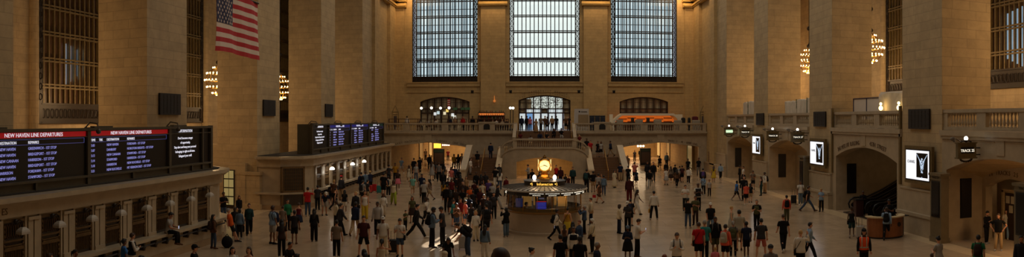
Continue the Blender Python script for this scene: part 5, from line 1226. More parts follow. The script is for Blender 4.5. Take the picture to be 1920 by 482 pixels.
@cached
def pack_mesh(pose, sex, kind):
    J = skeleton(pose, sex); m = M(); tr = J['tor']
    f = -1 if kind != 'frontpack' else 1
    if kind in ('backpack','frontpack'):
        rings = []
        for z,rx,ry in ((.02,.10,.05),(.05,.145,.08),(.2,.155,.095),(.36,.145,.085),(.45,.11,.06),(.48,.05,.03)):
            rings.append([tuple(tr(rx*(abs(cos(a))**.6)*(1 if cos(a)>=0 else -1), f*.19+ry*(abs(sin(a))**.6)*(1 if sin(a)>=0 else -1), z)) for a in [2*PI*j/14 for j in range(14)]])
        m.loft(rings)
        rings = []
        for z,rx,ry in ((.05,.08,.03),(.1,.11,.045),(.22,.11,.045),(.26,.07,.02)): rings.append([tuple(tr(rx*cos(a), f*.285+ry*sin(a), z)) for a in [2*PI*j/12 for j in range(12)]])
        m.loft(rings)
        for s in (-1,1): m.tube([tr(s*.10,f*.13,.42),tr(s*.11,f*.05,.53),tr(s*.115,-f*.06,.50),tr(s*.12,-f*.13,.36),tr(s*.15,-f*.06,.16),tr(s*.14,f*.12,.10)],.017,6)
    elif kind == 'shoulder':
        m.tube([tr(.10,-.06,.53),tr(.0,.14,.36),tr(-.15,.12,.12),tr(-.2,.0,.02)],.010,6); m.tube([tr(.10,-.06,.53),tr(.0,-.13,.36),tr(-.14,-.13,.12),tr(-.2,.0,.02)],.010,6)
        rings = [[tuple(tr(-.215+.045*cos(a), .115*(abs(sin(a))**.6)*(1 if sin(a)>=0 else -1), z)) for a in [2*PI*j/12 for j in range(12)]] for z in (-.18,-.17,-.02,.02)]; m.loft(rings)
    elif kind == 'handbag':
        w_ = J['wr1']+J['lo1']*.07; 
        m.tube([w_+Vector((0,-.09,-.20)),w_+Vector((0,-.05,-.03)),w_,w_+Vector((0,.05,-.03)),w_+Vector((0,.09,-.20))],.008,6)
        rings = [[(w_.x+.055*(abs(cos(a))**.5)*(1 if cos(a)>=0 else -1), w_.y+.14*(abs(sin(a))**.5)*(1 if sin(a)>=0 else -1), w_.z-z) for a in [2*PI*j/14 for j in range(14)]] for z in (.40,.39,.2,.19)]; m.loft(rings)
    return m
@cached
def phone_mesh(pose, sex, k):
    J = skeleton(pose, sex); m = M(); w_ = (J['wr0']+J['wr1'])/2+(J['lo0']+J['lo1'])*.045 if pose in ('phone','photo','sit') else J['wr0']+J['lo0']*.09; m.box(w_.x-.035,w_.x+.035,w_.y-.004,w_.y+.006,w_.z-.02,w_.z+.11); return m
@cached
def vest_mesh(pose, sex, k):
    J = skeleton(pose, sex); m = M(); m.loft(torso_rings(J,[(z,rx+.035,ry+.035,oy) for z,rx,ry,oy in TOR[sex] if -.09<z<.49])); return m
@cached
def stripe_mesh(pose, sex, k):
    J = skeleton(pose, sex); m = M()
    for z in (.06,.24): m.loft(torso_rings(J,[(z,.19,.145,0),(z+.045,.19,.145,0)]))
    for s in (-1,1): m.tube([J['tor'](s*.09,.15,.06),J['tor'](s*.09,.158,.3),J['tor'](s*.09,.12,.45),J['tor'](s*.09,0,.53),J['tor'](s*.09,-.12,.44),J['tor'](s*.09,-.14,.06)],.02,6)
    return m
PAL = {'black':(22,20,20),'white':(214,206,194),'cream':(206,190,160),'grey':(112,106,102),'dark grey':(54,52,54),'light grey':(160,154,148),'navy':(30,36,58),'blue':(52,104,170),'light blue':(136,160,186),'grey blue':(96,116,136),'denim':(62,78,104),'red':(176,30,34),'dark red':(96,26,30),'maroon':(66,28,30),'coral':(216,92,70),'orange':(214,92,32),'salmon':(190,104,92),'pink':(206,110,124),'brown':(92,62,42),'dark brown':(54,38,30),'tan':(158,124,88),'beige':(182,154,116),'taupe':(122,104,88),'mustard':(176,126,34),'yellow':(200,170,50),'lime':(150,160,50),'olive':(78,78,48),'green':(40,110,72),'teal':(48,124,122),'dark teal':(34,60,62),'purple':(84,60,116),'floral':(166,158,140),'charcoal':(38,36,38),'mint':(120,176,160)}
HAIRC = {'blackhair':(20,15,13),'brownhair':(62,40,26),'blondhair':(178,140,84),'greyhair':(140,134,128),'whitehair':(206,200,190),'redhair':(120,58,30)}
SK = [(214,160,128),(196,140,106),(168,112,80),(122,78,54),(88,56,40),(206,150,118)]
def cmat(cn): return mat('cloth_'+cn.replace(' ','_'), PAL[cn], .85, spec=.2)
def put(name, me, mm, parent=None, like=None):
    o = bpy.data.objects.new(name, me); COL.objects.link(o)
    if parent: o.parent = parent
    if like: o.location = like.location; o.rotation_euler = like.rotation_euler; o.scale = like.scale
    if mm: o.material_slots[0].link = 'OBJECT'; o.material_slots[0].material = mm
    return o
# x, head top, feet (or -), sex, pose, heading (0 away, 90 right, 180 to viewer), top, bottom, hair, extras
CROWD = '''
868,352,400,m,stand,200,black tee,black trousers,short blackhair,where=dark_left_of_the_burnt_orange_top
887,356,402,m,stand,10,charcoal tee,black trousers,short blackhair,where=dark_below_the_burnt_orange_top
893,322,360,m,stand,190,black shirt,black trousers,short blackhair,where=at_the_base_of_the_left_handrail
902,326,364,f,stand,10,dark_brown tee,black trousers,long blackhair,where=right_of_the_left_handrail_base
910,322,362,m,stand,170,charcoal jacket,black trousers,short blackhair,where=behind_the_purple_top
874,330,368,f,stand,190,tan tee,black trousers,long brownhair,where=left_of_the_left_handrail_base
856,330,368,m,stand,0,charcoal tee,dark_grey trousers,short blackhair,where=behind_the_tall_dark_brown_shirt
847,334,376,f,stand,180,dark_red tee,black trousers,long blackhair,where=right_of_the_mustard_top_trio
900,352,398,f,relax,190,maroon blouse,black trousers,long brownhair,where=below_the_cream_top_in_the_crowd
918,352,400,m,stand,20,charcoal tee,black trousers,short blackhair,where=between_the_crowd_and_the_dark_jacket_walker
926,360,410,f,stand,180,dark_grey tee,black trousers,short blackhair,where=right_edge_of_the_dense_crowd
884,380,430,f,stand,200,charcoal tank,black skirt,long blackhair,where=behind_the_fair_haired_woman
855,352,398,m,stand,180,dark_brown tee,black shorts,short blackhair,where=above_the_denim_shorts
845,356,402,f,stand,0,black tee,charcoal skirt,long blackhair,where=above_the_teal_shirt
915,368,416,m,stand,190,dark_grey shirt,black trousers,short blackhair,where=just_behind_the_large_backpack
860,316,350,m,stand,10,black tee,black trousers,short blackhair,where=beside_the_left_stair_post
829,300,334,m,walk,180,black shirt,black trousers,short blackhair,where=below_the_yellow_sign
834,310,346,f,walkb,0,tan tee,dark_brown trousers,long blackhair,where=on_the_streak_of_light_in_the_left_arch
92,448,-,m,stand,80,black tee,jeans,short brownhair,X=-14.2 where=leaning_by_the_nearest_ticket_windows
115,461,-,f,stand,120,pink tee,black trousers,short brownhair,X=-14.2 kid where=beside_the_bearded_man_at_the_tickets
141,450,-,f,armup,120,orange tee,denim jeans,pony blackhair,X=-14.2 where=near_the_lower_left_corner
232,459,-,f,stand,60,blue tee,denim jeans,pony blackhair,X=-14.1 where=half_cut_off_at_the_bottom_left
248,431,-,m,crossed,70,white shirt,denim jeans,short brownhair,X=-14.3 vest=black where=at_the_ticket_ledge
264,477,-,m,stand,90,charcoal tee,black trousers,short blackhair,where=below_the_man_in_the_black_vest
315,399,-,m,sit,95,light_grey tee,black trousers,short blackhair,X=-14.95 Z=1.14 phone where=sitting_up_on_the_ticket_ledge
364,457,-,m,stand,80,black jacket,black trousers,short blackhair,cap=black where=at_the_bottom_below_the_ticket_office
385,400,465,f,relax,60,brown jacket,denim jeans,long blackhair,backpack=dark_brown where=beside_the_end_of_the_ticket_ledge
406,386,452,m,lean,80,orange tee,charcoal shorts,short greyhair,where=leaning_on_the_ledge_end
419,359,-,m,crossed,150,black tee,denim trousers,short blackhair,where=behind_the_ticket_office_corner
430,389,447,f,stand,10,grey_blue jacket,charcoal jeans,bob blackhair,where=in_the_group_at_the_office_corner
440,387,442,f,stand,350,charcoal jacket,denim jeans,bob brownhair,where=right_of_the_grey_jacket
448,365,412,f,walkb,150,black jacket,beige trousers,long brownhair,handbag=black where=behind_the_corner_group
444,341,386,m,stand,10,dark_grey tee,black trousers,short blackhair,where=in_front_of_the_lamp_lit_door
467,378,440,f,walk,170,dark_teal blouse,black wide,bun brownhair,case=black where=walking_towards_the_viewer
444,461,-,f,stand,160,white tee,black trousers,long blackhair,where=left_one_of_the_bottom_pair
459,461,-,f,stand,200,black tank,black trousers,long brownhair,where=right_one_of_the_bottom_pair
511,384,458,m,stand,50,light_blue polo,light_grey shorts,short brownhair,frontpack=navy where=left_edge_of_the_standing_group
530,385,440,f,stand,0,taupe tee,tan shorts,short brownhair,where=behind_the_long_haired_woman
528,410,484,f,stand,350,dark_brown tee,black trousers,long blackhair,where=with_back_turned_below_the_group
539,372,432,f,stand,150,green blouse,black trousers,short blackhair,where=in_the_group_before_the_second_office
552,393,458,m,stand,0,charcoal tee,black shorts,short blackhair,where=back_turned_in_the_left_group
560,378,430,f,walkb,0,dark_red tank,navy skirt,short brownhair,where=between_the_red_shirt_and_the_group
562,338,378,m,crossed,170,dark_grey shirt,charcoal trousers,short brownhair,where=uniformed_at_the_second_office_end
578,343,380,m,crossed,190,charcoal shirt,black trousers,short blackhair,where=behind_the_man_in_the_red_shirt
577,350,406,m,armup,10,red tee,denim jeans,short blackhair,where=before_the_far_office_end
608,360,404,m,bend,160,navy tee,light_grey shorts,short whitehair,cap=white where=bending_at_the_second_office
589,390,453,f,stand,5,black blouse,black wide,long blackhair,where=alone_left_of_centre_back_turned
539,453,-,m,sit,120,black tee,black trousers,buzz blackhair,Z=.5 where=seated_low_at_the_bottom_left
556,474,-,f,stand,60,charcoal tee,black trousers,short blackhair,where=at_the_bottom_edge_below_the_group
631,411,484,m,stand,5,taupe tee,black trousers,short blackhair,where=back_turned_at_the_bottom
682,403,482,m,apart,185,maroon tee,black shorts,short blackhair,where=facing_the_viewer_at_the_bottom
638,378,443,m,walkb,60,dark_grey shirt,black trousers,short blackhair,where=right_of_the_long_haired_woman
666,375,442,f,walk,20,navy jacket,beige trousers,short blackhair,where=above_the_taupe_shirt
684,356,414,f,stand,170,white tank,yellow wide,long blackhair,where=in_bright_yellow_trousers
708,377,443,m,stand,190,light_grey shirt,black trousers,short blackhair,where=beside_the_white_capped_man
718,405,480,m,stand,180,white tee,cream trousers,short blackhair,cap=white where=above_the_braided_woman
684,466,-,f,phone,330,white tee,black trousers,long blackhair,phone where=at_the_bottom_with_a_lit_phone
716,446,-,f,armup,10,cream tank,black trousers,pony blackhair,where=seen_from_behind_at_the_bottom
633,328,376,m,stand,40,charcoal jacket,tan trousers,short blackhair,cap=red where=at_a_far_ticket_window
626,336,386,f,stand,30,brown tee,black shorts,short blondhair,where=next_to_the_red_cap
646,355,400,f,stand,10,black tee,white shorts,long blackhair,where=below_the_lit_ticket_lamps
628,352,392,f,walk,60,black tank,charcoal trousers,short blackhair,where=just_above_the_navy_bending_man
630,375,430,m,stand,60,cream shirt,black trousers,short brownhair,where=half_hidden_by_the_dark_grey_shirt
667,358,415,f,relax,200,charcoal jacket,black trousers,short blondhair,shoulder=black where=left_of_the_yellow_trousers
677,322,366,m,stand,320,navy jacket,black trousers,short blackhair,backpack=black where=first_of_three_at_the_far_counter
685,320,364,f,stand,330,grey_blue shirt,denim jeans,short brownhair,where=second_of_three_at_the_far_counter
694,319,362,f,stand,330,navy tee,black trousers,short blondhair,where=third_of_three_at_the_far_counter
680,337,382,m,stand,40,light_grey tee,charcoal trousers,short blackhair,backpack=charcoal where=below_the_three_at_the_counter
689,336,380,m,stand,60,dark_grey tee,beige shorts,short blackhair,where=left_of_the_red_suitcases
719,322,372,m,stand,20,black tee,black shorts,short blackhair,where=right_of_the_red_suitcases
719,360,408,f,walk,170,white blouse,white wide,long brownhair,where=all_in_white_left_of_centre
773,367,418,f,stand,180,olive tee,dark_brown skirt,long brownhair,where=behind_the_striding_man
760,393,432,f,phone,150,olive tee,black trousers,short brownhair,kid where=just_left_of_the_striding_man
780,376,446,m,stride,90,black shirt,black trousers,short blackhair,where=striding_right_in_all_black
801,367,424,f,walkb,300,white tee,black trousers,pony brownhair,shoulder=black where=walking_left_behind_the_grey_blue_shirt
750,408,481,m,phone,185,white tee,denim shorts,short blackhair,shoulder=black where=at_the_bottom_left_of_centre
811,387,464,m,phone,80,grey_blue shirt,black trousers,short blackhair,backpack=black where=left_of_the_sunlit_floor_patch
829,386,462,m,phone,260,dark_grey tee,black trousers,short blackhair,where=beside_the_sunlit_floor_patch
728,329,368,m,stand,20,cream shirt,black trousers,short blackhair,backpack=navy where=near_the_far_office_end
738,335,384,f,walkb,170,cream tank,lime wide,long brownhair,where=in_lime_wide_trousers
746,318,356,f,stand,170,dark_brown tee,pink skirt,short blackhair,where=in_a_pink_skirt_at_the_offices
741,305,342,m,stand,190,mustard tee,black trousers,short blackhair,where=outside_the_lit_shopfront
729,308,346,f,stand,30,dark_grey tee,black trousers,short blackhair,handbag=pink where=by_the_red_counter_light
753,294,326,m,walk,200,grey_blue tee,light_grey shorts,short brownhair,where=by_the_left_shop_windows
767,308,340,f,walk,190,cream tank,cream dress,long brownhair,where=in_a_pale_dress_near_the_left_arch
776,294,330,m,walk,0,black shirt,black trousers,short blackhair,where=left_of_a_dark_pair_in_the_left_arch
787,293,326,m,walkb,0,black tee,black trousers,short blackhair,where=right_of_a_dark_pair_in_the_left_arch
780,306,341,f,stand,180,light_grey tee,denim jeans,long blackhair,where=below_the_dark_pair
774,327,366,m,walk,175,mint tee,beige shorts,short greyhair,where=in_front_of_the_left_arch
791,325,370,m,stand,180,navy polo,black trousers,short blackhair,where=behind_the_light_grey_shirt
795,336,382,m,walkb,0,light_grey tee,black trousers,short greyhair,where=walking_towards_the_left_arch
806,334,375,f,walk,280,taupe tank,beige shorts,long blackhair,where=right_of_the_light_grey_shirt
811,300,340,f,stand,20,light_grey tee,light_grey dress,long brownhair,where=in_a_grey_dress_before_the_map_kiosk
805,288,318,m,walk,0,charcoal shirt,black trousers,short blackhair,where=left_of_the_left_map_kiosk
798,279,302,m,stand,180,taupe tee,black trousers,short brownhair,where=deep_in_the_left_passage
840,279,302,m,walk,180,dark_red tee,black trousers,short blackhair,where=right_of_the_left_map_kiosk
851,285,322,m,walk,10,yellow tee,black trousers,short blackhair,where=on_the_bright_reflection_in_the_left_passage
859,288,320,f,stand,0,black tee,black trousers,long blackhair,where=beside_the_left_stair_parapet
866,287,318,m,stand,180,dark_brown tee,black trousers,short blackhair,where=against_the_left_stair_parapet
816,303,338,m,stand,180,dark_grey jacket,black trousers,short blackhair,where=behind_the_grey_dress
823,304,340,m,stand,0,grey tee,black trousers,short brownhair,where=below_the_left_map_kiosk
831,320,358,f,stand,0,black jacket,black trousers,long blackhair,where=on_the_left_arch_threshold
846,311,350,f,walk,170,salmon tee,white trousers,long blackhair,where=in_salmon_and_white_by_the_left_stair
853,309,346,m,walkb,0,navy tee,black trousers,short blackhair,handbag=dark_grey where=right_of_the_salmon_top
840,333,374,m,stand,190,charcoal tee,black trousers,short blackhair,where=right_of_the_mustard_top
832,340,378,f,stand,10,mustard tee,charcoal skirt,long blackhair,where=centre_left_in_the_crowd
863,326,370,f,stand,350,dark_brown jacket,black trousers,long blackhair,where=in_front_of_the_left_stair_post
868,338,388,m,stand,190,dark_brown shirt,black trousers,short blackhair,where=tall_in_the_dense_crowd
838,345,398,m,stand,10,black shirt,black trousers,buzz blackhair,where=all_black_above_the_teal_top
895,297,328,m,walkb,350,black tee,tan shorts,short blackhair,Z=1.08 Y=70.3 where=climbing_the_left_stair
882,318,346,f,stand,120,white blouse,light_grey trousers,long blackhair,Z=.46 Y=69.2 where=at_the_foot_of_the_left_stair
920,266,298,m,walk,0,navy shirt,navy trousers,short blackhair,Z=2.0 where=at_the_top_of_the_left_stair
929,312,352,m,stand,350,black tee,white trousers,short blackhair,where=left_one_below_the_left_stair_wall
937,318,358,f,stand,355,white tee,denim jeans,long blackhair,shoulder=black where=against_the_stair_wall_left_of_the_booth
936,307,340,m,stand,180,charcoal shirt,black trousers,short blackhair,where=behind_the_white_top_by_the_stair_wall
949,331,368,f,relax,200,dark_red jacket,black trousers,short blackhair,where=left_behind_the_booth
904,340,384,f,stand,10,cream tee,dark_grey trousers,short blackhair,where=in_the_crowd_below_the_left_stair
916,335,378,m,stand,200,purple tee,black trousers,short blackhair,where=in_purple_among_the_crowd
923,341,386,f,relax,190,light_grey blouse,black trousers,short blondhair,where=behind_the_dark_jacket_walker
932,343,392,f,walk,90,charcoal jacket,light_grey wide,short blackhair,shoulder=black where=walking_towards_the_booth
881,347,396,f,stand,170,orange blouse,dark_brown trousers,long brownhair,where=in_burnt_orange_in_the_crowd
890,338,382,m,stand,10,maroon tee,black trousers,short blackhair,where=right_above_the_burnt_orange_top
896,345,392,m,stand,190,black shirt,black trousers,short blackhair,where=centre_of_the_dense_crowd
872,375,425,f,stand,120,coral tee,denim shorts,pony brownhair,where=in_coral_right_of_the_sunlit_floor
879,366,412,m,stand,200,navy shirt,black trousers,short blackhair,where=behind_the_coral_shirt
876,362,408,f,stand,180,cream tee,tan skirt,long blackhair,where=just_above_the_coral_shirt
849,374,424,f,phone,100,teal tee,charcoal shorts,pony brownhair,where=in_teal_above_the_sunlit_floor
856,381,432,f,phone,170,brown tank,denim shorts,long brownhair,where=in_denim_shorts_above_the_sunlit_floor
864,372,420,f,stand,190,dark_red tee,tan shorts,short brownhair,where=between_teal_and_coral_shirts
907,364,412,m,stand,180,dark_brown tee,black trousers,short blackhair,where=above_the_large_black_backpack
899,384,438,f,stand,20,black tee,black trousers,long blackhair,where=left_of_the_large_black_backpack
892,395,450,f,stand,170,white blouse,cream trousers,long blondhair,shoulder=black where=fair_haired_right_of_the_sunlit_floor
912,378,446,m,walk,350,dark_grey tee,charcoal shorts,short blackhair,backpack=black where=wearing_the_large_black_backpack
878,421,482,m,bend,250,black tee,denim jeans,short blackhair,backpack=charcoal where=bending_at_the_bottom_centre
909,422,484,f,stand,10,grey_blue shirt,white trousers,long blackhair,where=in_white_trousers_at_the_bottom
949,389,443,f,photo,340,black jacket,grey_blue wide,bob blackhair,shoulder=black where=leaning_on_the_left_of_the_booth
838,452,-,f,bend,170,black tee,black trousers,long blackhair,where=crouched_dark_at_the_bottom_centre
834,470,-,m,stand,0,cream tee,black trousers,short whitehair,cap=cream where=pale_hat_at_the_very_bottom
1043,389,451,f,walk,90,white shirt,black leggings,bun blackhair,backpack=black phone where=passing_in_front_of_the_booth
1064,388,446,f,stand,20,mustard tank,yellow dress,short blackhair,shoulder=brown where=in_a_mustard_dress_at_the_booth
1058,420,470,f,stand,0,brown tank,black skirt,long brownhair,kid where=girl_below_the_mustard_dress
1075,424,-,f,stand,175,white jacket,black trousers,bob brownhair,vest=black where=facing_the_viewer_near_the_booth
1051,438,-,m,stand,350,black polo,beige trousers,short blackhair,where=broad_back_at_the_bottom_centre
995,460,-,f,walkb,80,white shirt,black trousers,bun blackhair,where=below_the_booth_at_the_bottom
1081,414,478,f,stand,20,navy blouse,black trousers,long blackhair,where=behind_the_bobbed_woman
1089,415,474,f,stand,230,denim shirt,black trousers,short redhair,where=red_haired_right_of_the_booth
1101,409,476,f,stand,300,cream shirt,black trousers,short whitehair,shoulder=dark_brown where=white_haired_right_of_the_booth
1093,385,438,m,photo,280,denim shirt,black trousers,short greyhair,where=raising_a_phone_at_the_booth
1108,370,422,m,stand,260,cream jacket,navy trousers,short brownhair,shoulder=tan where=right_edge_of_the_booth
1087,441,-,m,stand,10,black tee,black trousers,short blackhair,where=bottom_centre_below_the_bobbed_woman
1119,452,-,m,stand,90,navy tee,black trousers,buzz greyhair,where=balding_at_the_bottom_centre
1161,382,438,f,stand,80,cream blouse,navy trousers,bob brownhair,where=left_one_of_the_three_at_centre_right
1177,376,436,f,phone,200,dark_grey tee,black trousers,short blackhair,cap=white where=middle_of_the_three_at_centre_right
1182,372,424,m,stand,20,charcoal tee,black shorts,short blackhair,backpack=navy where=behind_the_white_cap
1194,353,402,f,walk,120,white tank,white wide,long blackhair,where=white_jumpsuit_right_of_the_booth
1180,329,382,m,stand,10,maroon shirt,dark_red trousers,short blackhair,where=in_dark_red_at_centre_right
1226,357,412,m,apart,0,white shirt,black trousers,short blackhair,handbag=mustard where=back_turned_on_the_open_floor
1195,409,483,m,phone,85,white tee,black trousers,short brownhair,phone where=checking_a_phone_at_the_bottom
1177,427,484,f,crossed,190,navy blouse,black skirt,short brownhair,cap=grey_blue where=in_a_blue_cap_at_the_bottom
1246,475,-,f,stand,180,brown tee,black trousers,short redhair,where=head_only_right_of_centre_bottom
1201,279,300,m,stand,180,black jacket,black trousers,short blackhair,where=deep_in_the_right_passage
1190,281,304,f,stand,180,charcoal tee,black trousers,long blackhair,where=left_side_deep_in_the_right_passage
1207,283,300,f,stand,180,pink tee,beige skirt,short brownhair,kid where=small_pink_figure_deep_in_the_right_passage
1177,291,319,m,stand,180,light_grey tee,charcoal trousers,short brownhair,where=behind_the_right_stair_post
1190,302,342,m,photo,10,salmon tee,charcoal shorts,short brownhair,where=hands_raised_at_the_right_arch
1178,310,346,m,stand,20,black tee,black trousers,short blackhair,where=beside_the_right_stair_post
1193,318,346,f,stand,0,navy tee,black dress,short blackhair,kid where=small_child_by_the_salmon_shirt
1214,302,340,f,stand,180,charcoal jacket,charcoal trousers,long blackhair,where=left_of_the_pair_in_the_right_arch
1225,303,341,m,stand,180,black shirt,dark_grey trousers,short blackhair,backpack=dark_grey where=right_of_the_pair_in_the_right_arch
1218,316,353,f,walk,180,black blouse,light_grey jeans,long brownhair,where=walking_out_of_the_right_arch
1237,291,319,f,walkb,0,black tee,tan shorts,short blackhair,handbag=black where=under_the_arch_light
1250,286,314,m,stand,180,grey_blue shirt,black trousers,short blackhair,where=by_the_green_shop_window
1249,314,347,f,walkb,0,white tee,light_grey skirt,short blackhair,where=in_white_near_the_right_arch
1258,310,342,f,walk,350,taupe jacket,dark_brown skirt,long brownhair,where=long_coat_near_the_right_arch
1249,303,332,m,stand,0,black shirt,black trousers,short blackhair,where=behind_the_white_top_at_the_right_arch
1267,308,340,f,stand,0,black jacket,black trousers,short blackhair,where=left_of_the_right_arch_group
1269,315,352,f,walk,350,brown shirt,black trousers,long blackhair,where=in_brown_before_the_right_arch
1273,311,340,f,stand,350,light_grey tee,black trousers,short blackhair,where=middle_of_the_right_arch_group
1279,310,342,m,stand,0,charcoal tee,black shorts,short blackhair,backpack=maroon where=right_of_the_right_arch_group
1290,297,327,m,stand,180,black tee,black trousers,short blackhair,where=facing_out_beside_the_right_arch_jamb
1291,312,345,m,walk,5,white shirt,black trousers,short blackhair,where=white_shirted_back_near_the_right_arch
1310,295,330,f,relax,180,black tee,grey trousers,short brownhair,where=leaning_on_the_far_right_jamb
1318,315,352,m,stand,0,charcoal jacket,black trousers,short blackhair,backpack=purple where=with_a_big_pack_by_the_far_right_wall
1319,328,366,f,phone,200,light_blue shirt,black trousers,short blackhair,backpack=black where=before_the_far_right_wall
1338,311,342,f,stand,10,yellow tee,yellow dress,long brownhair,shoulder=purple where=floral_dress_by_the_brown_door
1351,301,330,m,walk,180,light_blue shirt,black trousers,short greyhair,where=at_the_far_right_wainscot
1330,336,368,f,stand,200,light_grey tee,black trousers,short blackhair,kid where=child_left_of_the_track_arches
1285,346,395,m,crossed,185,white tee,black trousers,short blackhair,where=left_uniformed_officer
1309,343,395,m,crossed,175,white tee,black trousers,short brownhair,vest=charcoal where=right_uniformed_officer
1290,370,428,m,relax,20,black tee,denim jeans,short blackhair,where=back_turned_below_the_officers
1304,366,422,m,crossed,200,olive tee,dark_brown trousers,short brownhair,where=beside_the_black_shirt_below_the_officers
1332,377,440,m,walkb,170,black tee,grey_blue jeans,short whitehair,cap=white where=in_a_white_cap_right_of_the_officers
1269,434,-,m,phone,180,white shirt,navy trousers,short brownhair,backpack=black where=facing_the_viewer_at_the_bottom_right
1310,415,-,m,stand,0,red tee,black shorts,short brownhair,shoulder=black where=back_turned_in_red_at_the_bottom
1321,411,-,m,stand,10,teal tee,black trousers,short greyhair,where=back_turned_in_teal
1341,405,482,m,stand,180,black jacket,olive shorts,short blackhair,backpack=grey where=facing_in_the_bottom_right_group
1360,419,-,f,stand,30,coral jacket,black shorts,short blackhair,backpack=floral where=in_coral_with_a_floral_pack
1341,461,-,f,stand,0,pink tee,black skirt,buzz blondhair,kid where=child_at_the_bottom_right_group
1371,386,440,f,stand,100,floral tank,floral dress,short blondhair,where=in_a_patterned_dress
1386,392,470,m,stand,0,floral tee,beige shorts,short blackhair,where=in_a_patterned_shirt
1376,413,484,f,stand,10,grey tee,black leggings,pony greyhair,backpack=olive where=with_an_olive_pack_in_the_right_group
1398,414,484,m,stand,350,navy tee,black shorts,short blackhair,where=right_end_of_the_bottom_group
1419,373,433,m,phone,190,black tee,black trousers,buzz brownhair,frontpack=olive where=facing_the_viewer_behind_the_salmon_shorts
1427,408,486,m,apart,0,dark_grey tee,salmon shorts,short blackhair,where=wearing_salmon_shorts
1445,457,-,m,stand,190,grey shirt,black trousers,short blackhair,cap=dark_grey where=masked_at_the_bottom_right
1387,309,344,m,stand,100,black jacket,black trousers,short blackhair,where=left_of_a_pair_by_the_farthest_track_arch
1394,311,346,f,stand,260,white tee,black skirt,short brownhair,where=right_of_a_pair_by_the_farthest_track_arch
1392,329,376,m,stand,200,black shirt,black trousers,short blackhair,where=tall_and_dark_behind_the_blue_shirt
1384,337,376,m,walk,80,blue tee,black shorts,short blackhair,where=boy_before_the_track_arches
1399,342,384,f,stand,0,coral tee,black shorts,bob blackhair,where=in_coral_before_the_track_arches
1407,343,380,f,stand,10,black tee,beige shorts,long blackhair,kid where=girl_right_of_the_coral_shirt
1412,316,351,m,phone,200,taupe tee,black shorts,short brownhair,backpack=charcoal where=below_the_smallest_display_screen
1427,330,367,f,stand,300,dark_teal tank,dark_teal trousers,long brownhair,where=in_dark_teal_before_the_second_track_arch
1434,319,358,m,stand,250,white shirt,tan trousers,short blackhair,backpack=black where=left_of_the_second_track_arch
1475,365,416,m,stand,0,coral shirt,olive trousers,short blackhair,backpack=black where=in_front_of_the_second_track_arch
1469,398,472,m,walk,355,black tee,black trousers,buzz brownhair,where=all_in_black_walking_away_on_the_right
1501,429,-,m,armup,10,white shirt,black trousers,buzz blondhair,shoulder=black where=arm_raised_at_the_bottom_right
1517,413,488,m,walk,90,light_blue shirt,black trousers,short blackhair,shoulder=black where=walking_right_at_the_bottom
1514,344,396,m,stride,90,dark_grey tee,denim jeans,short brownhair,backpack=black where=striding_past_the_middle_display
1501,336,381,m,stand,180,white tee,grey_blue jeans,short brownhair,case=black backpack=grey where=left_of_the_middle_display
1540,345,387,f,phone,200,light_blue tee,black trousers,short blondhair,where=against_the_pier_under_the_middle_display
1618,357,404,m,phone,185,black shirt,black trousers,short brownhair,where=attendant_at_the_escalators
1597,385,445,f,pull,10,black tank,dark_teal shorts,bun brownhair,shoulder=black case=light_grey where=pulling_a_silver_case
1662,385,449,m,walk,15,light_blue shirt,black trousers,short brownhair,backpack=black where=at_the_wooden_desk
1686,384,-,m,phone,200,black tee,black trousers,short blackhair,X=17.35 Y=33.0 where=attendant_behind_the_wooden_desk
1620,427,-,m,stand,185,black shirt,black trousers,long blackhair,cap=black hivis where=worker_in_the_orange_safety_vest
1850,394,457,m,phone,150,black shirt,black jeans,short blackhair,where=left_one_under_the_track_25_arch
1872,399,470,m,hips,200,black polo,beige trousers,short brownhair,where=under_the_track_25_arch
1887,390,448,f,walkb,200,white tee,light_blue jeans,long blackhair,shoulder=black where=at_the_track_25_doors
1834,436,-,m,walk,20,green tee,charcoal trousers,short blackhair,backpack=dark_brown where=at_the_bottom_near_the_right_edge
1761,442,-,f,phone,330,light_grey tee,black trousers,bun blackhair,where=back_turned_below_the_near_kiosk
1747,474,-,f,stand,60,tan tee,black trousers,short brownhair,kid where=child_at_the_bottom_near_the_kiosk
1915,440,-,m,stand,200,charcoal jacket,black trousers,short blackhair,where=at_the_extreme_right_edge
1086,256,-,f,relax,200,dark_red tee,black trousers,short blackhair,Z=2.68 Y=75.2 X=3.7 where=highest_on_the_right_stair_landing
1100,257,-,m,stand,180,black tee,black shorts,short blackhair,Z=2.17 Y=75 where=left_of_the_red_shirt_on_the_landing
1107,264,-,m,stand,190,red tee,black shorts,short blackhair,Z=2.0 Y=73.6 where=in_red_on_the_right_landing
1121,266,-,f,stand,170,black tee,black skirt,short blackhair,Z=2.0 Y=73.2 where=left_of_the_embracing_pair_on_the_landing
1127,268,-,f,stand,200,light_grey tee,black shorts,long brownhair,Z=2.0 Y=73.0 where=right_of_the_embracing_pair_on_the_landing
1145,264,-,m,walk,250,navy jacket,beige trousers,short blackhair,Z=2.0 Y=74.0 where=in_beige_trousers_on_the_landing
1100,315,362,m,stand,20,black shirt,black trousers,short blackhair,backpack=dark_teal where=with_a_pack_beside_the_right_stair_wall
1112,320,360,m,stand,0,black tee,beige shorts,short blackhair,where=in_the_group_below_the_right_stair
1122,325,366,m,armup,0,light_grey tee,charcoal shorts,short blackhair,where=middle_of_the_group_below_the_right_stair
1132,328,367,f,stand,10,grey_blue shirt,denim jeans,short blackhair,where=right_of_the_group_below_the_right_stair
1124,338,381,f,walk,300,brown tank,brown shorts,long brownhair,handbag=red where=with_a_red_bag_below_the_right_stair
1152,318,352,f,stand,150,cream blouse,cream longskirt,long blackhair,shoulder=black where=in_a_long_pale_dress_by_the_right_stair
1163,305,340,m,stand,0,navy tee,beige trousers,short blackhair,where=at_the_foot_of_the_right_stair
991,308,-,m,phone,250,light_grey shirt,black trousers,short blackhair,where=in_the_lit_stair_arch_left_side
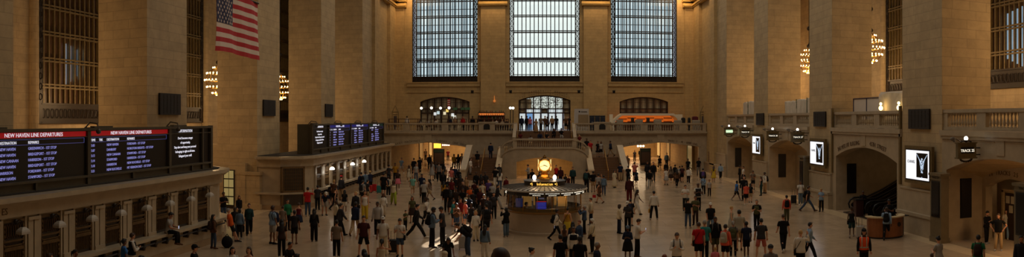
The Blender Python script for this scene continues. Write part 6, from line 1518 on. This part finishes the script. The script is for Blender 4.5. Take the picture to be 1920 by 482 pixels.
998,316,-,f,stand,200,black tee,black trousers,short blackhair,where=second_from_left_in_the_stair_arch
1012,321,-,f,stand,180,charcoal tee,black trousers,long blackhair,where=behind_the_clock_in_the_stair_arch
1043,309,-,f,stand,200,red tee,black trousers,short blackhair,where=in_red_right_of_the_clock
1051,312,-,m,stand,190,maroon shirt,navy trousers,short brownhair,where=right_of_the_red_top_in_the_stair_arch
1060,326,-,f,stand,180,charcoal tee,black trousers,short blackhair,kid where=child_in_the_stair_arch
1066,329,-,f,stand,200,maroon tee,black trousers,short brownhair,kid where=smaller_child_in_the_stair_arch
1074,312,-,m,stand,180,dark_teal jacket,black trousers,short blackhair,where=rightmost_in_the_stair_arch
972,341,-,m,stand,180,black tee,black trousers,short blackhair,Y=42 where=head_behind_the_booth_roof_on_the_left
958,342,-,m,stand,180,dark_brown tee,black trousers,short brownhair,Y=43 where=behind_the_left_edge_of_the_booth_roof
985,-,-,f,stand,90,white blouse,black trousers,short blackhair,X=-.95 Y=36.55 where=clerk_inside_the_information_booth
978,220,-,m,stand,180,navy jacket,black trousers,short blackhair,Z=4.57 Y=80.0 where=leftmost_at_the_top_of_the_central_stair
988,220,-,m,stand,0,black jacket,black trousers,short blackhair,Z=4.57 Y=80.2 where=second_at_the_top_of_the_central_stair
994,220,-,f,stand,180,pink tee,charcoal trousers,long brownhair,Z=4.57 Y=79.8 where=in_pink_at_the_top_of_the_central_stair
1005,224,-,f,walk,170,tan tee,tan longskirt,long brownhair,Z=4.4 Y=78.6 where=in_a_tan_dress_on_the_upper_stair
1014,220,-,m,stand,180,taupe tee,charcoal trousers,short blackhair,Z=4.57 Y=79.9 where=left_of_the_middle_handrail_up_top
1022,220,-,m,stand,190,brown shirt,black trousers,short brownhair,Z=4.57 Y=80.4 where=in_brown_before_the_central_doors
1026,220,-,f,stand,20,navy tank,black skirt,short blackhair,Z=4.57 Y=80.9 where=back_turned_before_the_central_doors
1035,220,-,m,stand,200,tan shirt,black trousers,short blackhair,Z=4.57 Y=79.8 where=in_a_tan_shirt_right_of_the_middle_rail
1043,220,-,m,stand,0,black tee,black trousers,short blackhair,Z=4.57 Y=80.6 where=all_black_before_the_right_doors
1061,220,-,m,stand,200,brown tee,black shorts,short blackhair,Z=4.57 Y=79.8 where=in_shorts_right_of_the_central_stair
1066,220,-,m,stand,170,charcoal tee,dark_grey trousers,short brownhair,Z=4.57 Y=80.2 where=rightmost_at_the_top_of_the_central_stair
976,247,-,f,sit,180,dark_red tee,black trousers,long blackhair,Z=3.7 Y=76.8 where=seated_leftmost_on_the_upper_stair
995,248,-,m,sit,190,light_grey tee,beige trousers,short brownhair,Z=3.35 Y=76.1 where=seated_in_pale_clothes_on_the_upper_stair
1012,246,-,m,sit,170,navy jacket,black trousers,short blackhair,Z=3.7 Y=77.0 where=seated_left_of_the_middle_rail
1025,246,-,m,sit,180,charcoal tee,dark_grey shorts,short blackhair,Z=3.7 Y=76.9 where=seated_right_of_the_middle_rail
1039,241,-,f,sit,190,black jacket,black trousers,long blackhair,Z=4.05 Y=77.7 where=seated_higher_in_black
1052,244,-,m,sit,170,black tee,light_grey trousers,short blackhair,Z=4.05 Y=77.8 where=seated_rightmost_on_the_upper_stair
763,212,-,m,stand,0,white shirt,black trousers,short blackhair,Z=4.57 Y=81.9 where=standing_waiter_at_the_far_left_tables
787,219,-,f,sit,20,white tee,black trousers,long brownhair,Z=5.05 Y=80.7 seat where=diner_under_the_leftmost_globe_lamp
803,219,-,m,sit,330,light_grey shirt,black trousers,short blackhair,Z=5.05 Y=80.9 seat where=diner_under_the_second_globe_lamp
817,219,-,m,sit,10,white shirt,black trousers,short brownhair,Z=5.05 Y=80.7 seat where=diner_right_of_the_second_globe_lamp
843,214,-,m,stand,180,navy jacket,black trousers,short blackhair,Z=4.57 Y=82.2 where=in_navy_beside_the_fourth_globe_lamp
853,214,-,f,stand,170,tan tee,black trousers,long blondhair,Z=4.57 Y=82.0 where=fair_haired_in_the_restaurant
868,214,-,m,stand,180,red shirt,black trousers,short blackhair,Z=4.57 Y=82.3 where=in_a_red_shirt_in_the_restaurant
886,216,-,m,stand,0,black jacket,black trousers,short blackhair,Z=4.57 Y=82.0 where=left_customer_at_the_back_bar
899,216,-,m,stand,0,black shirt,navy trousers,short brownhair,Z=4.57 Y=82.6 where=right_customer_at_the_back_bar
908,219,-,f,sit,180,taupe tee,black trousers,long blackhair,Z=5.05 Y=81.2 seat where=diner_in_taupe_below_the_back_bar
924,219,-,f,sit,180,white blouse,black trousers,long brownhair,Z=5.05 Y=81.9 seat where=diner_facing_out_below_the_bottles
931,219,-,m,sit,0,white shirt,black trousers,short blackhair,Z=5.05 Y=80.7 seat where=diner_back_turned_below_the_bottles
942,219,-,f,sit,190,cream tee,black trousers,short blondhair,Z=5.05 Y=81.9 seat where=fair_haired_diner_right_of_the_bottles
950,218,-,m,sit,180,charcoal shirt,black trousers,short blackhair,Z=5.05 Y=82.2 seat where=diner_beside_the_lamps_by_the_doors
938,465,-,f,stand,0,black tee,black trousers,short brownhair,stairs where=foreground_head_at_the_bottom_centre
'''
TOPW = {'tee':'t-shirt','polo':'polo shirt','shirt':'long-sleeved shirt','jacket':'jacket','tank':'tank top','blouse':'blouse'}
people = []
def parse():
    for line in CROWD.strip().splitlines():
        f = line.split(','); x,hy,fy,sex,pose,dr,top,bot,hair,ex = f[:10]; d = dict(x=float(x),sex=sex,pose=pose,dir=float(dr)); 
        t = top.split(); d['top'] = t; b_ = bot.split(); d['bot'] = b_ if len(b_) == 2 else ['denim' if b_[0]=='jeans' else 'black', b_[0]]
        d['hair'] = hair.split(); e = {}
        for w_ in ex.split():
            k,_,v = w_.partition('='); e[k] = v or True
        d['ex'] = e; Z = float(e.get('Z',0)); h = 1.74 if sex=='m' else 1.66
        if e.get('kid'): h = 1.25
        th = (d['x']-CX)/F; seat = pose == 'sit'
        if 'X' in e and 'Y' in e: loc = Vector((float(e['X']),float(e['Y']),Z))
        elif 'Y' in e: loc = Vector((float(e['Y'])*tan(th),float(e['Y']),Z))
        elif 'X' in e: loc = Vector((float(e['X']),float(e['X'])/tan(th),Z))
        elif e.get('stairs'): loc = Vector((6.2*sin(th),6.2*cos(th),3.0)); h = 1.78
        elif fy != '-':
            f_ = float(fy); rho = F*(EYE-Z)/(f_-CY); 
            hh = EYE-(float(hy)-CY)*rho/F-Z; h = max(1.5,min(1.92,hh)) if not e.get('kid') else max(1.0,min(1.45,hh)); 
            if pose == 'bend': h = 1.74
            rho2 = F*(EYE-Z-h)/(float(hy)-CY); rho = (rho+rho2)/2 if pose != 'bend' else rho; loc = Vector((rho*sin(th),rho*cos(th),Z))
        else:
            eh = h if not seat else (h*.5); 
            if pose == 'bend': eh = 1.2
            rho = F*(EYE-Z-eh)/(float(hy)-CY); loc = Vector((rho*sin(th),rho*cos(th),Z))
        d['loc'] = loc; d['h'] = h; people.append(d)
parse()
# small nudges so that nobody stands inside a neighbour
fixed = lambda d: 'X' in d['ex'] or 'Z' in d['ex'] or 'Y' in d['ex'] or d['ex'].get('stairs')
for it in range(40):
    for i, a in enumerate(people):
        for b_ in people[i+1:]:
            if abs(a['loc'].z-b_['loc'].z) > .6: continue
            v = a['loc']-b_['loc']; v.z = 0; L = v.length
            if L < .56:
                if L < 1e-3: v = Vector((1,0,0))
                v = v.normalized()*(.56-L)*.5
                if not fixed(a): a['loc'] += v
                if not fixed(b_): b_['loc'] -= v
for a in people:
    if fixed(a): continue
    L = a['loc']; r = Vector((L.x-BX,L.y-BY,0))
    if r.length < 2.45: r = r.normalized()*2.45; L.x, L.y = BX+r.x, BY+r.y
    if L.x > 17.2 and L.z == 0 and L.y < 76 and not any(ARCH[k_][0]+.3 < L.y < ARCH[k_][1]-.3 for k_ in ARCH): q_ = 17.2/L.x; L.x *= q_; L.y *= q_
    if L.x < -14.5 and (L.y < 32.5): L.x = -14.5
    if L.x < -14.5 and 43.5 < L.y < 70.5: L.x = -14.5
def spaced(s): return s.replace('_',' ')
BAGW = {'backpack':'backpack worn','frontpack':'backpack carried in front','shoulder':'shoulder bag worn','handbag':'handbag held'}
used = set()
rs = random.Random(11)
CASEM = {}
def suitcase(loc, rz, col, label):
    o = empty('suitcase', loc, rz, label, 'suitcase'); k = M()
    def rr(z,g): return [((.2-g)*(abs(cos(a))**.4)*(1 if cos(a)>=0 else -1),(.12-g)*(abs(sin(a))**.4)*(1 if sin(a)>=0 else -1),z) for a in [2*PI*j/20 for j in range(20)]]
    k.loft([rr(.07,.03),rr(.1,0),rr(.6,0),rr(.64,.03)]); k.build('shell', mat('suitcase_'+col.replace(' ','_'),PAL[col],.35), o)
    for s in (-1,1):
        for t in (-1,1): k = M(); k.lathe([(.03,-.012),(.03,.012)],(0,0,0),10,mt=Matrix.Rotation(PI/2,4,'Y')); k.v = [(v[0]+s*.15,v[1]+t*.08,v[2]+.032) for v in k.v]; k.build('wheel',BLACK,o)
    k = M(); k.tube([(-.08,-.1,.62),(-.08,-.1,1.0),(.08,-.1,1.0),(.08,-.1,.62)],.011,6); k.build('pull_handle',mat('handle_grey',(90,88,86),.3,.8),o)
    return o
for d in people:
    e = d['ex']; pose, sex = d['pose'], d['sex']; sc = d['h']/1.76; 
    loc = d['loc']; 
    o = put('person', body_mesh(pose,sex), mat('skin_%d'%rs.randrange(6), (0,0,0)) if 0 else None)
    ski = rs.randrange(6); o.material_slots[0].link = 'OBJECT'; o.material_slots[0].material = mat('skin_%d'%ski, SK[ski], .55)
    o.location = loc; th = atan2(loc.x, loc.y); o.rotation_euler = (0,0,-(radians(d['dir'])+th*.6)); o.scale = (sc,sc,sc)
    tc, tt = spaced(d['top'][0]), d['top'][1]; bc, bt = spaced(d['bot'][0]), d['bot'][1]
    dress = bt in ('dress','longskirt')
    put(TOPW[tt].replace(' ','_').replace('-','_'), top_mesh(pose,sex,tt), cmat(tc), o)
    put({'wide':'trousers','longskirt':'long_skirt','leggings':'leggings'}.get(bt,bt), bottom_mesh(pose,sex,bt), cmat(bc), o)
    shc = rs.choice(['black','white','dark grey','brown','charcoal','light grey'])
    for i in (0,1): put('shoe', shoe_mesh(pose,sex,i), cmat(shc), o)
    hs, hc = d['hair']; put('hair', hair_mesh(pose,sex,hs), mat(hc, HAIRC[hc], .6), o)
    if 'cap' in e: put('cap', cap_mesh(pose,sex,'cap'), cmat(spaced(e['cap'])), o)
    if 'vest' in e: put('vest', vest_mesh(pose,sex,'v'), cmat(spaced(e['vest'])), o)
    if 'hivis' in e: v_ = put('safety_vest', vest_mesh(pose,sex,'v'), mat('hivis_orange',(244,84,24),.7), o); put('reflective_stripes', stripe_mesh(pose,sex,'s'), mat('reflective_grey',(190,186,170),.4), v_)
    who = ('girl' if sex=='f' else 'boy') if e.get('kid') else ('woman' if sex=='f' else 'man')
    wh = spaced(e['where']); nb = {'trousers':'trousers','jeans':'jeans','shorts':'shorts','leggings':'leggings','wide':'wide trousers','skirt':'skirt','dress':'dress','longskirt':'long skirt'}[bt]
    base = f"person in {tc} {TOPW[tt]} and {bc} {nb}"; lab = f"{base}, {wh}"
    if len(lab.split()) > 16: lab = f"person in {tc} {TOPW[tt]}, {wh}"
    if len(lab.split()) > 16: lab = f"person {wh}"
    o['label'] = lab; o['category'] = 'person'; assert lab not in used, lab; used.add(lab)
    ref = f"person {wh}"
    for kd in ('backpack','frontpack','shoulder','handbag'):
        if kd in e:
            c_ = spaced(e[kd]); b_ = put('backpack' if 'pack' in kd else ('handbag' if kd=='handbag' else 'shoulder_bag'), pack_mesh(pose,sex,kd), cmat(c_), None, o)
            l2 = f"{c_} {BAGW[kd]} by the person {wh}"
            if len(l2.split()) > 16: l2 = f"{c_} {kd if kd!='shoulder' else 'bag'} of the {ref}"
            if len(l2.split()) > 16: l2 = ' '.join(l2.split()[:16])
            b_['label'] = l2; b_['category'] = 'backpack' if 'pack' in kd else 'bag'
    if e.get('phone'):
        b_ = put('smartphone', phone_mesh(pose,sex,0), mat('lit_phone',(190,205,240),.3,emit=.8), None, o); b_['label'] = f"lit smartphone held by the {ref}"; b_['category'] = 'phone'
        if len(b_['label'].split()) > 16: b_['label'] = f"smartphone of the {ref}"
    if 'case' in e:
        R_ = Matrix.Rotation(o.rotation_euler.z,3,'Z'); p_ = loc+R_ @ Vector((.42,-.42,0)); l2 = f"{spaced(e['case'])} suitcase beside the {ref}"
        suitcase((p_.x,p_.y,loc.z), o.rotation_euler.z, spaced(e['case']), ' '.join(l2.split()[:16]))
    if e.get('seat'):
        c = empty('dining_chair',(loc.x,loc.y,4.57),o.rotation_euler.z,f"dark dining chair of the {wh}",'chair'); k = M(); k.box(-.21,.21,-.28,.18,.42,.478); k.build('seat',WD,c); k = M(); k.box(-.2,.2,-.31,-.27,.48,.9); k.build('backrest',WD,c)
        for sx in (-.18,.18):
            for sy in (-.25,.15): k = M(); k.tube([(sx,sy,0),(sx,sy,.42)],.018,6); k.build('leg',BLACK,c)
# loose luggage
for px,py,col,lab in ((693,362,'red','red suitcase standing at the far ticket counter, left one'),(702,360,'red','red suitcase standing at the far ticket counter, right one'),(711,363,'teal','teal suitcase right of the red suitcases'),(737,476,'black','large black suitcase at the bottom, between two white shirts'),(1539,389,'beige','beige suitcase standing below the middle advertising screen'),(868,468,'light grey','pale grey suitcase by the man bending at the bottom')):
    p_ = P(px,py); suitcase(p_, rs.uniform(-.5,.5), col, lab)
k = M(); k.ball((0,0,.26),(.28,.2,.28),12,10); k.tube([(-.1,0,.5),(0,0,.62),(.1,0,.5)],.02,6); o = k.build('duffel_bag',cmat('black'),smooth=True); o.location = (-14.05,29.4,0); tag(o,'black rucksack on the floor beside the man leaning on the ledge','bag')
# attendant's stand by the escalators
p_ = P(1612,404); o = empty('podium',(p_.x-.25,p_.y-.35,0),0,'small dark podium in front of the escalator attendant','podium'); k = M(); k.box(-.25,.25,-.2,.2,0,1.0); k.build('body',mat('dark_red_podium',(60,28,24),.5),o); k = M(); k.box(-.3,.3,-.24,.24,1.0,1.05); k.build('top',BLACK,o)
